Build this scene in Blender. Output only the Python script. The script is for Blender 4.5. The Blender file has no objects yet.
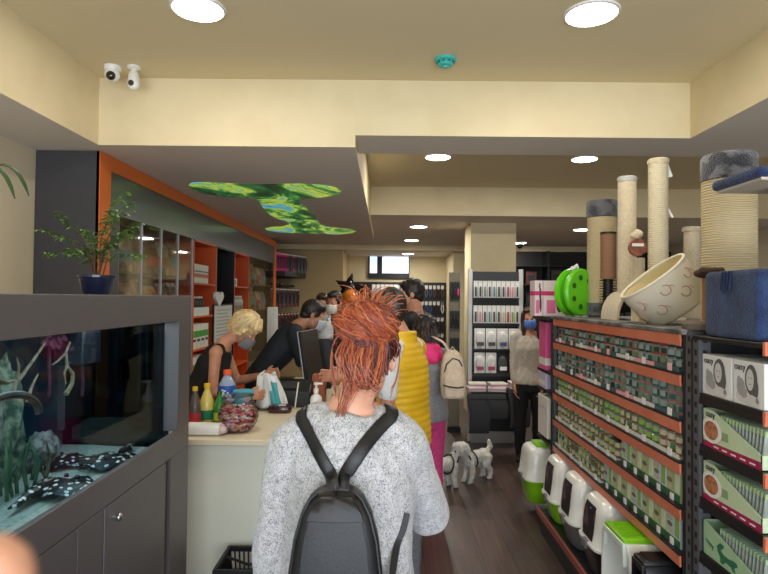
import bpy, math, random
from mathutils import Vector, Matrix, noise
from mathutils.bvhtree import BVHTree
random.seed(7)
SC = bpy.context.scene
COL = SC.collection
PI = math.pi
V = Vector
H = 1.65          # eye height of the phone
FP = 576.0        # focal length in pixels of the 768 px wide frame
ROLL = 0.010

def lin(c):
    c = c / 255.0
    return c / 12.92 if c <= 0.04045 else ((c + 0.055) / 1.055) ** 2.4
def rgb(c):
    return (lin(c[0]), lin(c[1]), lin(c[2]), 1.0)

CAMM = Matrix.Translation((0, 0, H)) @ Matrix.Rotation(2/FP, 4, 'Z') @ Matrix.Rotation(PI/2 + 11/FP, 4, 'X') @ Matrix.Rotation(ROLL, 4, 'Z')
def ray(px, py):
    return (CAMM.to_3x3() @ V(((px-384)/FP, -(py-287)/FP, -1))).normalized()
def at(px, py, Y):
    """world point at depth Y seen at a pixel of the photograph"""
    d = ray(px, py)
    return V((0, 0, H)) + d * (Y / d.y)
def onz(px, py, z):
    d = ray(px, py)
    return V((0, 0, H)) + d * ((z - H) / d.z)
def onx(px, py, x):
    d = ray(px, py)
    return V((0, 0, H)) + d * (x / d.x)

# ---------------------------------------------------------------- materials
MATS = {}
def mat(name, col, rough=0.55, metal=0.0, col2=None, nscale=8.0, ndetail=3.0, lo=0.4, hi=0.6, bump=0.0, bscale=60.0,
        emit=0.0, ecol=None, coat=0.0, sheen=0.0, spec=0.5, kind='noise', stretch=None, trans=0.0, sss=0.0):
    if name in MATS:
        return MATS[name]
    m = bpy.data.materials.new(name)
    m.use_nodes = True
    nt = m.node_tree
    b = nt.nodes['Principled BSDF']
    b.inputs['Base Color'].default_value = rgb(col)
    b.inputs['Roughness'].default_value = rough
    b.inputs['Metallic'].default_value = metal
    b.inputs['Coat Weight'].default_value = coat
    b.inputs['Sheen Weight'].default_value = sheen
    b.inputs['Specular IOR Level'].default_value = spec
    b.inputs['Transmission Weight'].default_value = trans
    if sss:
        b.inputs['Subsurface Weight'].default_value = sss
        b.inputs['Subsurface Radius'].default_value = (0.01, 0.004, 0.002)
    tc = None
    def coords():
        nonlocal tc
        if tc is None:
            t = nt.nodes.new('ShaderNodeTexCoord')
            mp = nt.nodes.new('ShaderNodeMapping')
            if stretch: mp.inputs['Scale'].default_value = stretch
            nt.links.new(t.outputs['Object'], mp.inputs['Vector'])
            tc = mp.outputs['Vector']
        return tc
    if col2 is not None:
        if kind == 'voronoi':
            n = nt.nodes.new('ShaderNodeTexVoronoi'); out = n.outputs['Distance']
        elif kind == 'wave':
            n = nt.nodes.new('ShaderNodeTexWave'); n.bands_direction = 'Z'; out = n.outputs['Fac']
            n.inputs['Distortion'].default_value = 1.2; n.inputs['Detail'].default_value = 2
        elif kind == 'checker':
            n = nt.nodes.new('ShaderNodeTexVoronoi'); n.feature = 'F1'; out = None
        else:
            n = nt.nodes.new('ShaderNodeTexNoise'); out = n.outputs['Fac']
            n.inputs['Detail'].default_value = ndetail
        n.inputs['Scale'].default_value = nscale
        nt.links.new(coords(), n.inputs['Vector'])
        r = nt.nodes.new('ShaderNodeValToRGB')
        r.color_ramp.elements[0].position = lo; r.color_ramp.elements[0].color = rgb(col)
        r.color_ramp.elements[1].position = hi; r.color_ramp.elements[1].color = rgb(col2)
        nt.links.new(out if out is not None else n.outputs['Color'], r.inputs['Fac'])
        nt.links.new(r.outputs['Color'], b.inputs['Base Color'])
        if emit and ecol is None:
            nt.links.new(r.outputs['Color'], b.inputs['Emission Color'])
    if bump:
        n2 = nt.nodes.new('ShaderNodeTexNoise'); n2.inputs['Scale'].default_value = bscale
        n2.inputs['Detail'].default_value = 3
        nt.links.new(coords(), n2.inputs['Vector'])
        bp = nt.nodes.new('ShaderNodeBump'); bp.inputs['Strength'].default_value = bump
        bp.inputs['Distance'].default_value = 0.01
        nt.links.new(n2.outputs['Fac'], bp.inputs['Height'])
        nt.links.new(bp.outputs['Normal'], b.inputs['Normal'])
    if emit:
        b.inputs['Emission Strength'].default_value = emit
        if ecol is not None: b.inputs['Emission Color'].default_value = rgb(ecol)
        elif col2 is None: b.inputs['Emission Color'].default_value = rgb(col)
    MATS[name] = m
    return m

def glassy(name, tint=(255, 255, 255), refl=0.9, rough=0.02):
    """thin pane: clear where you look straight, mirror-like at grazing angles"""
    if name in MATS: return MATS[name]
    m = bpy.data.materials.new(name); m.use_nodes = True
    nt = m.node_tree; nt.nodes.clear()
    o = nt.nodes.new('ShaderNodeOutputMaterial'); mx = nt.nodes.new('ShaderNodeMixShader')
    t = nt.nodes.new('ShaderNodeBsdfTransparent'); g = nt.nodes.new('ShaderNodeBsdfGlossy')
    t.inputs['Color'].default_value = rgb(tint); g.inputs['Roughness'].default_value = rough
    f = nt.nodes.new('ShaderNodeFresnel'); f.inputs['IOR'].default_value = 1.45
    mu = nt.nodes.new('ShaderNodeMath'); mu.operation = 'MULTIPLY'; mu.inputs[1].default_value = refl
    nt.links.new(f.outputs[0], mu.inputs[0]); nt.links.new(mu.outputs[0], mx.inputs[0])
    nt.links.new(t.outputs[0], mx.inputs[1]); nt.links.new(g.outputs[0], mx.inputs[2])
    nt.links.new(mx.outputs[0], o.inputs['Surface'])
    MATS[name] = m
    return m

# ---------------------------------------------------------------- objects
def wm(o):
    m = o.matrix_basis.copy()
    while o.parent:
        o = o.parent
        m = o.matrix_basis @ m
    return m

def setp(o, label=None, cat=None, group=None, kind=None):
    if label: o['label'] = label
    if cat: o['category'] = cat
    if group: o['group'] = group
    if kind: o['kind'] = kind
    return o

def thing(name, label, cat, loc=(0, 0, 0), rz=0.0, group=None):
    o = bpy.data.objects.new(name, None)
    COL.objects.link(o)
    o.empty_display_size = 0.1
    o.location = loc; o.rotation_euler = (0, 0, rz)
    return setp(o, label, cat, group)

def dup(root, loc=None, rz=None, label=None, group=None):
    r = root.copy(); COL.objects.link(r)
    if loc is not None: r.location = loc
    if rz is not None: r.rotation_euler = (0, 0, rz)
    if label: r['label'] = label
    if group: r['group'] = group
    for ch in list(root.children):
        c = ch.copy(); COL.objects.link(c); c.parent = r
        for g in list(ch.children):
            d = g.copy(); COL.objects.link(d); d.parent = c
    return r

class MB:
    def __init__(s):
        s.v = []; s.f = []; s.fm = []; s.T = Matrix.Identity(4); s.m = 0
    def add(s, vs, fs, m=None):
        o = len(s.v); T = s.T
        s.v += [T @ V(p) for p in vs]
        if m is None: m = s.m
        for i, f in enumerate(fs):
            s.f.append([a + o for a in f]); s.fm.append(m[i] if isinstance(m, (list, tuple)) else m)
        return s
    def box(s, x0, x1, y0, y1, z0, z1, m=None):
        vs = [(x, y, z) for z in (z0, z1) for y in (y0, y1) for x in (x0, x1)]
        return s.add(vs, [(0, 2, 3, 1), (4, 5, 7, 6), (0, 1, 5, 4), (2, 6, 7, 3), (0, 4, 6, 2), (1, 3, 7, 5)], m)
    def cbox(s, c, d, R=None, m=None):
        T0 = s.T.copy()
        s.T = s.T @ Matrix.Translation(V(c)) @ (R.to_4x4() if R else Matrix.Identity(4))
        s.box(-d[0]/2, d[0]/2, -d[1]/2, d[1]/2, -d[2]/2, d[2]/2, m)
        s.T = T0
        return s
    def rings(s, rs, m=None, cap=True, closed=False):
        n = len(rs[0]); vs = [p for r in rs for p in r]; fs = []; ms = []
        k = len(rs)
        for i in range(k if closed else k - 1):
            a = i * n; b = ((i + 1) % k) * n
            for j in range(n):
                fs.append((a + j, a + (j + 1) % n, b + (j + 1) % n, b + j))
                ms.append(m[i] if isinstance(m, (list, tuple)) else m)
        if cap and not closed:
            fs.append(tuple(range(n - 1, -1, -1))); ms.append(m[0] if isinstance(m, (list, tuple)) else m)
            fs.append(tuple(range((k - 1) * n, k * n))); ms.append(m[-1] if isinstance(m, (list, tuple)) else m)
        ms = [s.m if q is None else q for q in ms]
        return s.add(vs, fs, ms)
    def lathe(s, c, prof, n=20, m=None, cap=True):
        c = V(c)
        rs = [[c + V((r * math.cos(2*PI*j/n), r * math.sin(2*PI*j/n), z)) for j in range(n)] for r, z in prof]
        return s.rings(rs, m, cap)
    def frame(s, d):
        d = V(d).normalized()
        a = V((0, 0, 1)) if abs(d.z) < 0.9 else V((0, 1, 0))
        u = d.cross(a).normalized(); w = u.cross(d).normalized()
        return u, w
    def cyl(s, p, q, r0, r1=None, n=12, m=None):
        p = V(p); q = V(q); r1 = r0 if r1 is None else r1
        u, w = s.frame(q - p)
        rs = [[c + (u * math.cos(2*PI*j/n) - w * math.sin(2*PI*j/n)) * r for j in range(n)] for c, r in ((p, r0), (q, r1))]
        rs = [list(reversed(r)) for r in rs]
        return s.rings(rs, m)
    def tube(s, pts, r, n=8, m=None, flat=None, closed=False):
        pts = [V(p) for p in pts]; k = len(pts)
        rs = []; u = None
        for i in range(k):
            d = (pts[(i+1) % k] - pts[i-1]) if closed else (pts[min(i+1, k-1)] - pts[max(i-1, 0)])
            if d.length < 1e-9: d = V((0, 0, 1))
            d.normalize()
            if u is None: u, _ = s.frame(d)
            u = u - d * u.dot(d)
            if u.length < 1e-6: u, _ = s.frame(d)
            u.normalize(); w = d.cross(u)
            rr = r[i] if isinstance(r, (list, tuple)) else r
            rs.append([pts[i] + u * (math.cos(2*PI*j/n) * rr) + w * (math.sin(2*PI*j/n) * rr) for j in range(n)])
        return s.rings(rs, m, closed=closed)
    def ribbon(s, pts, normals, width, thick, m=None):
        """flat strap along pts lying on a surface with the given normals"""
        pts = [V(p) for p in pts]; rs = []; k = len(pts)
        for i in range(k):
            d = (pts[min(i+1, k-1)] - pts[max(i-1, 0)]).normalized()
            nn = V(normals[i]); nn = (nn - d * nn.dot(d)).normalized(); l = d.cross(nn)
            w = width[i] if isinstance(width, (list, tuple)) else width
            a, t = w / 2, thick / 2
            rs.append([pts[i] + l*x + nn*y for x, y in ((-a, -t*.4), (-a*.86, -t), (a*.86, -t), (a, -t*.4), (a, t*.4), (a*.86, t), (-a*.86, t), (-a, t*.4))])
        return s.rings(rs, m)
    def ell(s, c, r, R=None, nu=16, nv=10, m=None):
        c = V(c); rs = []
        if not isinstance(r, (list, tuple)): r = (r, r, r)
        for i in range(nv + 1):
            t = PI * (0.02 + 0.96 * i / nv)
            ring = []
            for j in range(nu):
                a = 2*PI*j/nu
                p = V((r[0]*math.sin(t)*math.cos(a), r[1]*math.sin(t)*math.sin(a), -r[2]*math.cos(t)))
                ring.append(c + (R @ p if R else p))
            rs.append(ring)
        return s.rings(rs, m)
    def cap(s, p, r0, q, r1, n=14, m=None):
        """rounded cone"""
        p = V(p); q = V(q); d = q - p
        L = d.length
        if L < 1e-6: return s.ell(p, (r0, r0, r0))
        u, w = s.frame(d); d.normalize(); rs = []
        prof = [(-r0*math.cos(a), r0*math.sin(a)) for a in (0.15, 0.5, 0.9, 1.25, PI/2)] + [(L + r1*math.sin(a), r1*math.cos(a)) for a in (0, 0.35, 0.7, 1.1, 1.42)]
        for t, r in prof:
            rs.append([p + d*t + (u*math.cos(2*PI*j/n) + w*math.sin(2*PI*j/n))*r for j in range(n)])
        return s.rings(rs, m)
    def limb(s, pts, rad, n=14, m=None):
        for i in range(len(pts) - 1): s.cap(pts[i], rad[i], pts[i+1], rad[i+1], n, m)
        return s
    def oval(s, secs, n=24, m=None, pw=2.0):
        """loft of super-ellipse sections (centre, axis a, axis b)"""
        rs = []
        for c, a, b in secs:
            c = V(c); a = V(a); b = V(b); ring = []
            for j in range(n):
                t = 2*PI*j/n; x = math.cos(t); y = math.sin(t)
                ring.append(c + a * math.copysign(abs(x)**(2/pw), x) + b * math.copysign(abs(y)**(2/pw), y))
            rs.append(ring)
        return s.rings(rs, m)
    def prism(s, poly, axis, a, b, m=None):
        def P(p, t):
            if axis == 'x': return (t, p[0], p[1])
            if axis == 'y': return (p[0], t, p[1])
            return (p[0], p[1], t)
        n = len(poly)
        vs = [P(p, a) for p in poly] + [P(p, b) for p in poly]
        fs = [tuple(range(n-1, -1, -1)), tuple(range(n, 2*n))] + [(i, (i+1) % n, n+(i+1) % n, n+i) for i in range(n)]
        return s.add(vs, fs, m)
    def grid(s, f, nu, nv, m=None):
        vs = [f(i/nu, j/nv) for j in range(nv+1) for i in range(nu+1)]
        fs = [(j*(nu+1)+i, j*(nu+1)+i+1, (j+1)*(nu+1)+i+1, (j+1)*(nu+1)+i) for j in range(nv) for i in range(nu)]
        return s.add(vs, fs, m)
    def mesh(s, name, mats, sharp=38):
        me = bpy.data.meshes.new(name)
        me.from_pydata([tuple(p) for p in s.v], [], s.f)
        for m in (mats if isinstance(mats, (list, tuple)) else [mats]): me.materials.append(m)
        me.polygons.foreach_set('material_index', s.fm)
        fix_normals(me)
        me.polygons.foreach_set('use_smooth', [True] * len(me.polygons))
        try: me.set_sharp_from_angle(angle=math.radians(sharp))
        except Exception: pass
        me.update()
        return me
    def build(s, name, mats, parent=None, label=None, cat=None, group=None, kind=None, bev=0.0, seg=2, local=False, sharp=38):
        me = s.mesh(name, mats, sharp)
        return place(me, name, parent, label, cat, group, kind, bev, seg, local)

def fix_normals(me):
    import bmesh
    bm = bmesh.new(); bm.from_mesh(me)
    bmesh.ops.recalc_face_normals(bm, faces=bm.faces)
    bm.to_mesh(me); bm.free()

def place(me, name, parent=None, label=None, cat=None, group=None, kind=None, bev=0.0, seg=2, local=False):
    o = bpy.data.objects.new(name, me); COL.objects.link(o)
    if parent is not None:
        if not local: me.transform(wm(parent).inverted())
        o.parent = parent
    elif not local:
        xs = [v.co.x for v in me.vertices]; ys = [v.co.y for v in me.vertices]; zs = [v.co.z for v in me.vertices]
        c = V(((min(xs)+max(xs))/2, (min(ys)+max(ys))/2, min(zs)))
        me.transform(Matrix.Translation(-c)); o.location = c
    setp(o, label, cat, group, kind)
    if bev:
        b = o.modifiers.new('bevel', 'BEVEL'); b.width = bev; b.segments = seg; b.limit_method = 'ANGLE'
        b.angle_limit = math.radians(40)
    return o

def blob_mesh(mb, name, mats, voxel=0.008, smooth=4, wrinkle=None):
    """melt the added shapes into one continuous skin"""
    me = mb.mesh(name, mats)
    o = bpy.data.objects.new('melt', me); COL.objects.link(o)
    r = o.modifiers.new('r', 'REMESH'); r.mode = 'VOXEL'; r.voxel_size = voxel; r.use_smooth_shade = True
    if smooth:
        sm = o.modifiers.new('s', 'SMOOTH'); sm.factor = 0.5; sm.iterations = smooth
    dg = bpy.context.evaluated_depsgraph_get()
    me2 = bpy.data.meshes.new_from_object(o.evaluated_get(dg), depsgraph=dg)
    bpy.data.objects.remove(o)
    me2.name = name
    if not me2.materials:
        for m in (mats if isinstance(mats, (list, tuple)) else [mats]): me2.materials.append(m)
    me2.polygons.foreach_set('use_smooth', [True] * len(me2.polygons))
    if wrinkle:
        amp, sc = wrinkle
        nn = [v.normal.copy() for v in me2.vertices]
        for v, n in zip(me2.vertices, nn):
            q = V((v.co.x * sc * 1.2, v.co.y * sc, v.co.z * sc * 0.75 + v.co.x * sc * .8))
            v.co += n * (amp * noise.noise(q) + amp * .5 * noise.noise(q * 2.3))
    me2.update()
    return me2

def struct(name, mb, mats, bev=0.0):
    return mb.build(name, mats, kind='structure', bev=bev)

def text_mesh(txt, size, extrude=0.0005):
    cu = bpy.data.curves.new('txt', 'FONT'); cu.body = txt; cu.size = size; cu.extrude = extrude
    cu.align_x = 'CENTER'; cu.align_y = 'CENTER'; cu.resolution_u = 3
    o = bpy.data.objects.new('txt', cu); COL.objects.link(o)
    dg = bpy.context.evaluated_depsgraph_get(); dg.update()
    me = bpy.data.meshes.new_from_object(o.evaluated_get(dg), depsgraph=dg)
    bpy.data.objects.remove(o)
    return me
def lettering(txt, size, M4, m, parent, name='lettering', bold=0.0):
    me = text_mesh(txt, size)
    me.materials.clear(); me.materials.append(m)
    me.transform(M4)
    return place(me, name, parent)
def basis(o, x, y):
    x = V(x).normalized(); y = V(y).normalized(); z = x.cross(y)
    M4 = Matrix((x, y, z)).transposed().to_4x4(); M4.translation = V(o)
    return M4
# ================================================================ materials of the room
cream = mat('cream_paint', (226, 211, 172), .75, col2=(221, 205, 165), nscale=3, bump=.05, bscale=200)
ceilm = mat('ceiling_paint', (224, 210, 172), .8)
soffm = mat('soffit_paint', (226, 217, 204), .8)
wallm = mat('wall_paint', (214, 201, 172), .8)
wall_tan = mat('tan_paint', (196, 172, 126), .8)
anth = mat('anthracite_board', (66, 66, 70), .42, bump=.03, bscale=300)
anth2 = mat('grey_board', (88, 84, 84), .45)
orange = mat('orange_board', (226, 116, 44), .5)
orange2 = mat('orange_interior', (214, 92, 36), .5)
black = mat('black', (18, 18, 20), .5)
blackm = mat('black_metal', (26, 26, 28), .4, spec=.4)
darkgrey = mat('dark_grey', (48, 49, 52), .5)
white = mat('white_plastic', (235, 235, 232), .35)
whitep = mat('white_paper', (232, 230, 224), .7)
steel = mat('steel', (190, 192, 195), .3, metal=1)
silver = mat('silver_paint', (196, 198, 200), .4, metal=.3)
glass = glassy('clear_glass')

# floor: dark wooden planks running towards the back
fm = bpy.data.materials.new('plank_floor'); fm.use_nodes = True
nt = fm.node_tree; b = nt.nodes['Principled BSDF']; b.inputs['Roughness'].default_value = .38
tc = nt.nodes.new('ShaderNodeTexCoord'); mp = nt.nodes.new('ShaderNodeMapping'); mp.inputs['Rotation'].default_value = (0, 0, PI/2)
br = nt.nodes.new('ShaderNodeTexBrick'); br.inputs['Scale'].default_value = 1.0
br.inputs['Brick Width'].default_value = 1.3; br.inputs['Row Height'].default_value = .19; br.inputs['Mortar Size'].default_value = .0025
br.inputs['Color1'].default_value = rgb((84, 64, 56)); br.inputs['Color2'].default_value = rgb((64, 48, 43)); br.inputs['Mortar'].default_value = rgb((26, 20, 18))
mp2 = nt.nodes.new('ShaderNodeMapping'); mp2.inputs['Scale'].default_value = (14, .9, 1)
nz = nt.nodes.new('ShaderNodeTexNoise'); nz.inputs['Scale'].default_value = 3; nz.inputs['Detail'].default_value = 6
mx = nt.nodes.new('ShaderNodeMix'); mx.data_type = 'RGBA'; mx.blend_type = 'OVERLAY'; mx.inputs['Factor'].default_value = .75
nt.links.new(tc.outputs['Object'], mp.inputs[0]); nt.links.new(mp.outputs[0], br.inputs['Vector'])
nt.links.new(tc.outputs['Object'], mp2.inputs[0]); nt.links.new(mp2.outputs[0], nz.inputs['Vector'])
nt.links.new(br.outputs['Color'], mx.inputs['A']); nt.links.new(nz.outputs['Fac'], mx.inputs['B'])
nt.links.new(mx.outputs['Result'], b.inputs['Base Color'])

YB, YE = -2.4, 13.6
XL, XR = -2.43, 5.6
struct('floor', MB().box(XL-.1, XR+.1, YB, YE+.1, -.1, 0), fm)
struct('ceiling', MB().box(XL-.1, XR+.1, YB, YE+.1, 3.10, 3.2), ceilm)
struct('wall_left', MB().box(XL-.1, XL, YB, YE+.1, 0, 3.10), wallm)
struct('wall_right', MB().box(XR, XR+.1, YB, YE+.1, 0, 3.10), wallm)
struct('wall_back', MB().box(XL, XR, YE, YE+.1, 0, 3.10), cream)
# wall towards the street, with the wide shop window opening behind the photographer
mb = MB(); mb.box(XL, -1.9, YB-.1, YB, 0, 3.10); mb.box(3.2, XR, YB-.1, YB, 0, 3.10); mb.box(-1.9, 3.2, YB-.1, YB, 2.75, 3.10); mb.box(-1.9, 3.2, YB-.1, YB, 0, .25)
struct('wall_front', mb, wallm)
mb = MB()
for x in (-1.9, -.25, 1.5, 3.14): mb.box(x, x+.06, YB-.08, YB-.02, .25, 2.75)
mb.box(-1.9, 3.2, YB-.08, YB-.02, .25, .31); mb.box(-1.9, 3.2, YB-.08, YB-.02, 2.69, 2.75)
struct('window_1', mb, blackm)
# two-material beams: painted cream on the upright faces, grey white below
def beam(name, x0, x1, y0, y1, z0, z1):
    mb = MB(); mb.box(x0, x1, y0, y1, z0, z1, [1, 0, 0, 0, 0, 0])
    return struct(name, mb, [cream, soffm])
beam('trim_1', XL, -1.925, YB, 3.81, 2.65, 3.10)
beam('trim_2', 2.01, XR, YB, 3.81, 2.73, 3.10)
beam('trim_3', XL, -.214, 3.81, 9.76, 2.65, 3.10)
beam('trim_4', -.214, XR, 3.81, 4.29, 2.73, 3.10)
beam('trim_5', -.214, XR, 7.47, 11.7, 2.73, 3.10)
beam('trim_6', XL, -.214, 9.76, 11.7, 2.73, 3.10)
beam('trim_7', XL, XR, 11.7, YE, 2.625, 3.10)
struct('trim_8', MB().box(1.2, 1.84, 8.17, 8.8, 0, 2.73), cream)
struct('trim_9', MB().box(1.40, 1.68, 12.0, YE, 0, 2.625), cream)
struct('trim_10', MB().box(XL, -.9, 12.0, YE, 0, 2.625), wall_tan)
# high window in the back wall
p = at(370, 256, 13.55); q = at(408.5, 273.5, 13.55)
x0, x1, z1, z0 = p.x, q.x, p.z, q.z
mb = MB(); mb.box(x0-.04, x1+.02, YE-.07, YE-.005, z0-.12, z0); mb.box(x0+.17, x0+.29, YE-.07, YE-.005, z0, z1)
mb.box(x0-.04, x0, YE-.07, YE-.005, z0, z1); mb.box(x1, x1+.02, YE-.07, YE-.005, z0, z1)
w = struct('window_2', mb, black)
MB().box(x0, x1, YE-.03, YE-.01, z0, z1).build('pane', mat('daylight_pane', (205, 218, 235), .4, col2=(170, 195, 225), nscale=3, emit=.75), w)

# ================================================================ ceiling lamps
lampm = mat('lamp_diffuser', (255, 250, 240), .5, emit=7.0, ecol=(255, 248, 236))
def downlight(x, y, z, label, power, r=.125):
    t = thing('ceiling_downlight', label, 'ceiling light', (x, y, z), 0, 'round ceiling downlights')
    t['group'] = 'round ceiling downlights'
    MB().lathe((x, y, z), [(r+.014, 0), (r+.012, -.008), (r, -.012), (r, -.004)], 32).build('trim_ring', white, t)
    MB().lathe((x, y, z), [(r-.001, -.002), (r-.001, -.010)], 32).build('diffuser', lampm, t)
    ld = bpy.data.lights.new('downlight', 'AREA'); ld.shape = 'DISK'; ld.size = r*1.9; ld.energy = power; ld.color = (1, .95, .87)
    lo = bpy.data.objects.new('lamp_light', ld); COL.objects.link(lo); lo.parent = t; lo.location = (0, 0, -.02)
    return t
LP = 11.0
def dl(px, py, z, label, k=1.0):
    p = onz(px, py, z - .01)
    return downlight(p.x, p.y, z, label, LP * k)
dl(198, 10, 3.10, 'large round ceiling light at top left, in the front ceiling recess', .42)
dl(591.5, 15, 3.10, 'large round ceiling light at top right, in the front ceiling recess', .42)
dl(438, 157.5, 3.10, 'round ceiling light in the second recess, above the red-haired woman', .9)
dl(584.5, 159.5, 3.10, 'round ceiling light in the second recess, above the tall scratching posts', .9)
dl(418.5, 227, 2.73, 'small distant ceiling light nearest of three in line left of the pillar', .9)
dl(411.5, 240.5, 2.73, 'small distant ceiling light middle of three in line left of the pillar', .9)
dl(408, 254, 2.625, 'small farthest ceiling light just above the back wall window', .8)
dl(519.5, 243, 2.73, 'small distant ceiling light just right of the cream pillar', .8)
dl(582, 230, 2.73, 'small distant ceiling light behind the grey-topped scratching barrel', .8)

# smoke detector
p = at(445.5, 56, 3.46)
t = thing('smoke_detector', 'teal round smoke detector on the front ceiling', 'smoke detector', (p.x, 3.46, 3.10))
teal = mat('teal_plastic', (70, 190, 178), .4); teal2 = mat('dark_teal', (24, 100, 96), .5)
MB().lathe((p.x, 3.46, 3.10), [(.066, 0), (.066, -.014), (.058, -.02)], 28).build('base', teal, t)
MB().lathe((p.x, 3.46, 3.10), [(.05, -.018), (.05, -.034), (.042, -.044), (.022, -.048), (.020, -.054), (.004, -.056)], 28).build('sensor_head', teal, t)
mb = MB()
for k in range(10):
    a = 2*PI*k/10; mb.cbox((p.x+.05*math.cos(a), 3.46+.05*math.sin(a), 3.10-.027), (.008, .018, .008), Matrix.Rotation(a, 3, 'Z'))
mb.build('vent_slots', teal2, t)
# two security cameras hanging from the ceiling corner
p = at(113, 62, 3.62)
t = thing('dome_camera', 'white dome security camera with black eye on the ceiling corner', 'security camera', (p.x, 3.62, 3.10))
MB().lathe((p.x, 3.62, 3.10), [(.052, 0), (.052, -.02), (.045, -.03)], 24).build('mount', white, t)
MB().ell((p.x, 3.615, 3.045), (.047, .047, .045)).build('housing', white, t)
MB().ell((p.x+.005, 3.585, 3.03), (.030, .026, .030)).build('lens', mat('lens', (12, 12, 16), .08, coat=1), t)
p = at(134, 66, 3.62)
t = thing('bullet_camera', 'white capsule security camera beside the dome camera', 'security camera', (p.x, 3.62, 3.10))
MB().lathe((p.x, 3.62, 3.10), [(.04, 0), (.04, -.012), (.016, -.02), (.014, -.04)], 20).build('bracket', white, t)
MB().cap((p.x, 3.62, 3.042), .034, (p.x+.012, 3.59, 2.975), .036).build('housing', white, t)
MB().cyl((p.x+.012, 3.557, 2.975), (p.x+.012, 3.553, 2.974), .018).build('lens', MATS['lens'], t)
# small dark dome camera beyond the pillar
p = at(520, 249, 10.9)
t = thing('dome_camera', 'small black dome camera on the far ceiling right of the pillar', 'security camera', (p.x, 10.9, 2.73))
MB().lathe((p.x, 10.9, 2.73), [(.07, 0), (.07, -.05), (.06, -.06)], 20).build('mount', black, t)
MB().ell((p.x, 10.9, 2.66), (.055, .055, .05)).build('lens', MATS['lens'], t)

# backlit printed ceiling panel in the shape of a standing animal
out = [(120,170),(127,164),(150,162),(240,166),(330,169),(400,168),(460,167),(520,170),(560,175),(582,184),(588,190),(575,199),(540,206),(490,211),(462,214),(455,218),(462,228),(475,238),(492,250),(505,262),(516,278),(521,290),(540,298),(585,303),(625,307),(633,312),(620,317),(580,321),(520,319),(450,317),(395,314),(360,309),(354,303),(375,299),(410,297),(432,290),(418,280),(392,273),(370,262),(352,246),(342,230),(333,216),(310,209),(260,206),(200,201),(160,195),(132,185)]
zz = 2.643
pts = []
for u, w in out:
    px = u/3.072+150; py = w/3.072+130
    q = onz(px, py, zz); pts.append((q.x, q.y))
jm = bpy.data.materials.new('jungle_print'); jm.use_nodes = True
nt = jm.node_tree; b = nt.nodes['Principled BSDF']; b.inputs['Roughness'].default_value = .25
tc = nt.nodes.new('ShaderNodeTexCoord'); mp = nt.nodes.new('ShaderNodeMapping'); mp.inputs['Scale'].default_value = (1.1, .55, 1); mp.inputs['Rotation'].default_value = (0, 0, .5)
n1 = nt.nodes.new('ShaderNodeTexNoise'); n1.inputs['Scale'].default_value = 1.9; n1.inputs['Detail'].default_value = 7; n1.inputs['Roughness'].default_value = .7
n1.inputs['Distortion'].default_value = .8
r = nt.nodes.new('ShaderNodeValToRGB')
for i, (pos, c) in enumerate([(.36, (6, 22, 14)), (.45, (20, 74, 40)), (.50, (60, 130, 60)), (.545, (176, 190, 70)), (.575, (90, 160, 90)), (.61, (70, 150, 200)), (.68, (30, 90, 60))]):
    e = r.color_ramp.elements[i] if i < 2 else r.color_ramp.elements.new(pos)
    e.position = pos; e.color = rgb(c)
nt.links.new(tc.outputs['Object'], mp.inputs[0]); nt.links.new(mp.outputs[0], n1.inputs['Vector']); nt.links.new(n1.outputs['Fac'], r.inputs[0])
nt.links.new(r.outputs[0], b.inputs['Base Color']); nt.links.new(r.outputs[0], b.inputs['Emission Color']); b.inputs['Emission Strength'].default_value = .4
MB().prism(pts, 'z', zz, 2.65).build('ceiling_light_panel', [jm], None, 'backlit green jungle print panel in animal shape on the ceiling', 'ceiling panel')

# ================================================================ daylight, added ceiling fill and world
w = bpy.data.worlds.new('World'); SC.world = w; w.use_nodes = True
w.node_tree.nodes['Background'].inputs['Color'].default_value = (.55, .68, .9, 1)
w.node_tree.nodes['Background'].inputs['Strength'].default_value = 1.0
ld = bpy.data.lights.new('daylight', 'AREA'); ld.shape = 'RECTANGLE'; ld.size = 5.0; ld.size_y = 2.5; ld.energy = 66; ld.color = (.84, .92, 1)
lo = bpy.data.objects.new('shop_window_daylight', ld); COL.objects.link(lo); lo.location = (.65, YB-.2, 1.5); lo.rotation_euler = (math.radians(90), 0, 0)

ld = bpy.data.lights.new('ceiling_fill', 'AREA'); ld.shape = 'RECTANGLE'; ld.size = 5.0; ld.size_y = 2.0; ld.energy = 118; ld.color = (1, .96, .91)  # added fill lamp outside, tilted up to brighten ceilings and soffits
lo = bpy.data.objects.new('added_upward_fill', ld); COL.objects.link(lo); lo.location = (.65, YB-1.1, .1); lo.rotation_euler = (math.radians(145), 0, 0)
# ================================================================ camera (a phone held at eye height)
cd = bpy.data.cameras.new('camera'); cam = bpy.data.objects.new('camera', cd); COL.objects.link(cam)
cd.sensor_width = 36; cd.lens = FP / 768 * 36; cd.clip_start = .01; cd.clip_end = 100
cam.matrix_world = CAMM
cd.dof.use_dof = True; cd.dof.focus_distance = 2.6; cd.dof.aperture_fstop = 10
SC.camera = cam
SC.view_settings.view_transform = 'Standard'; SC.view_settings.look = 'None'; SC.view_settings.gamma = 1
SC.view_settings.use_curve_mapping = False; SC.view_settings.exposure = 1.2
try:
    SC.cycles.max_bounces = 8; SC.cycles.transparent_max_bounces = 12; SC.cycles.use_denoising = True
    SC.cycles.sample_clamp_indirect = 6
except Exception: pass
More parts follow.
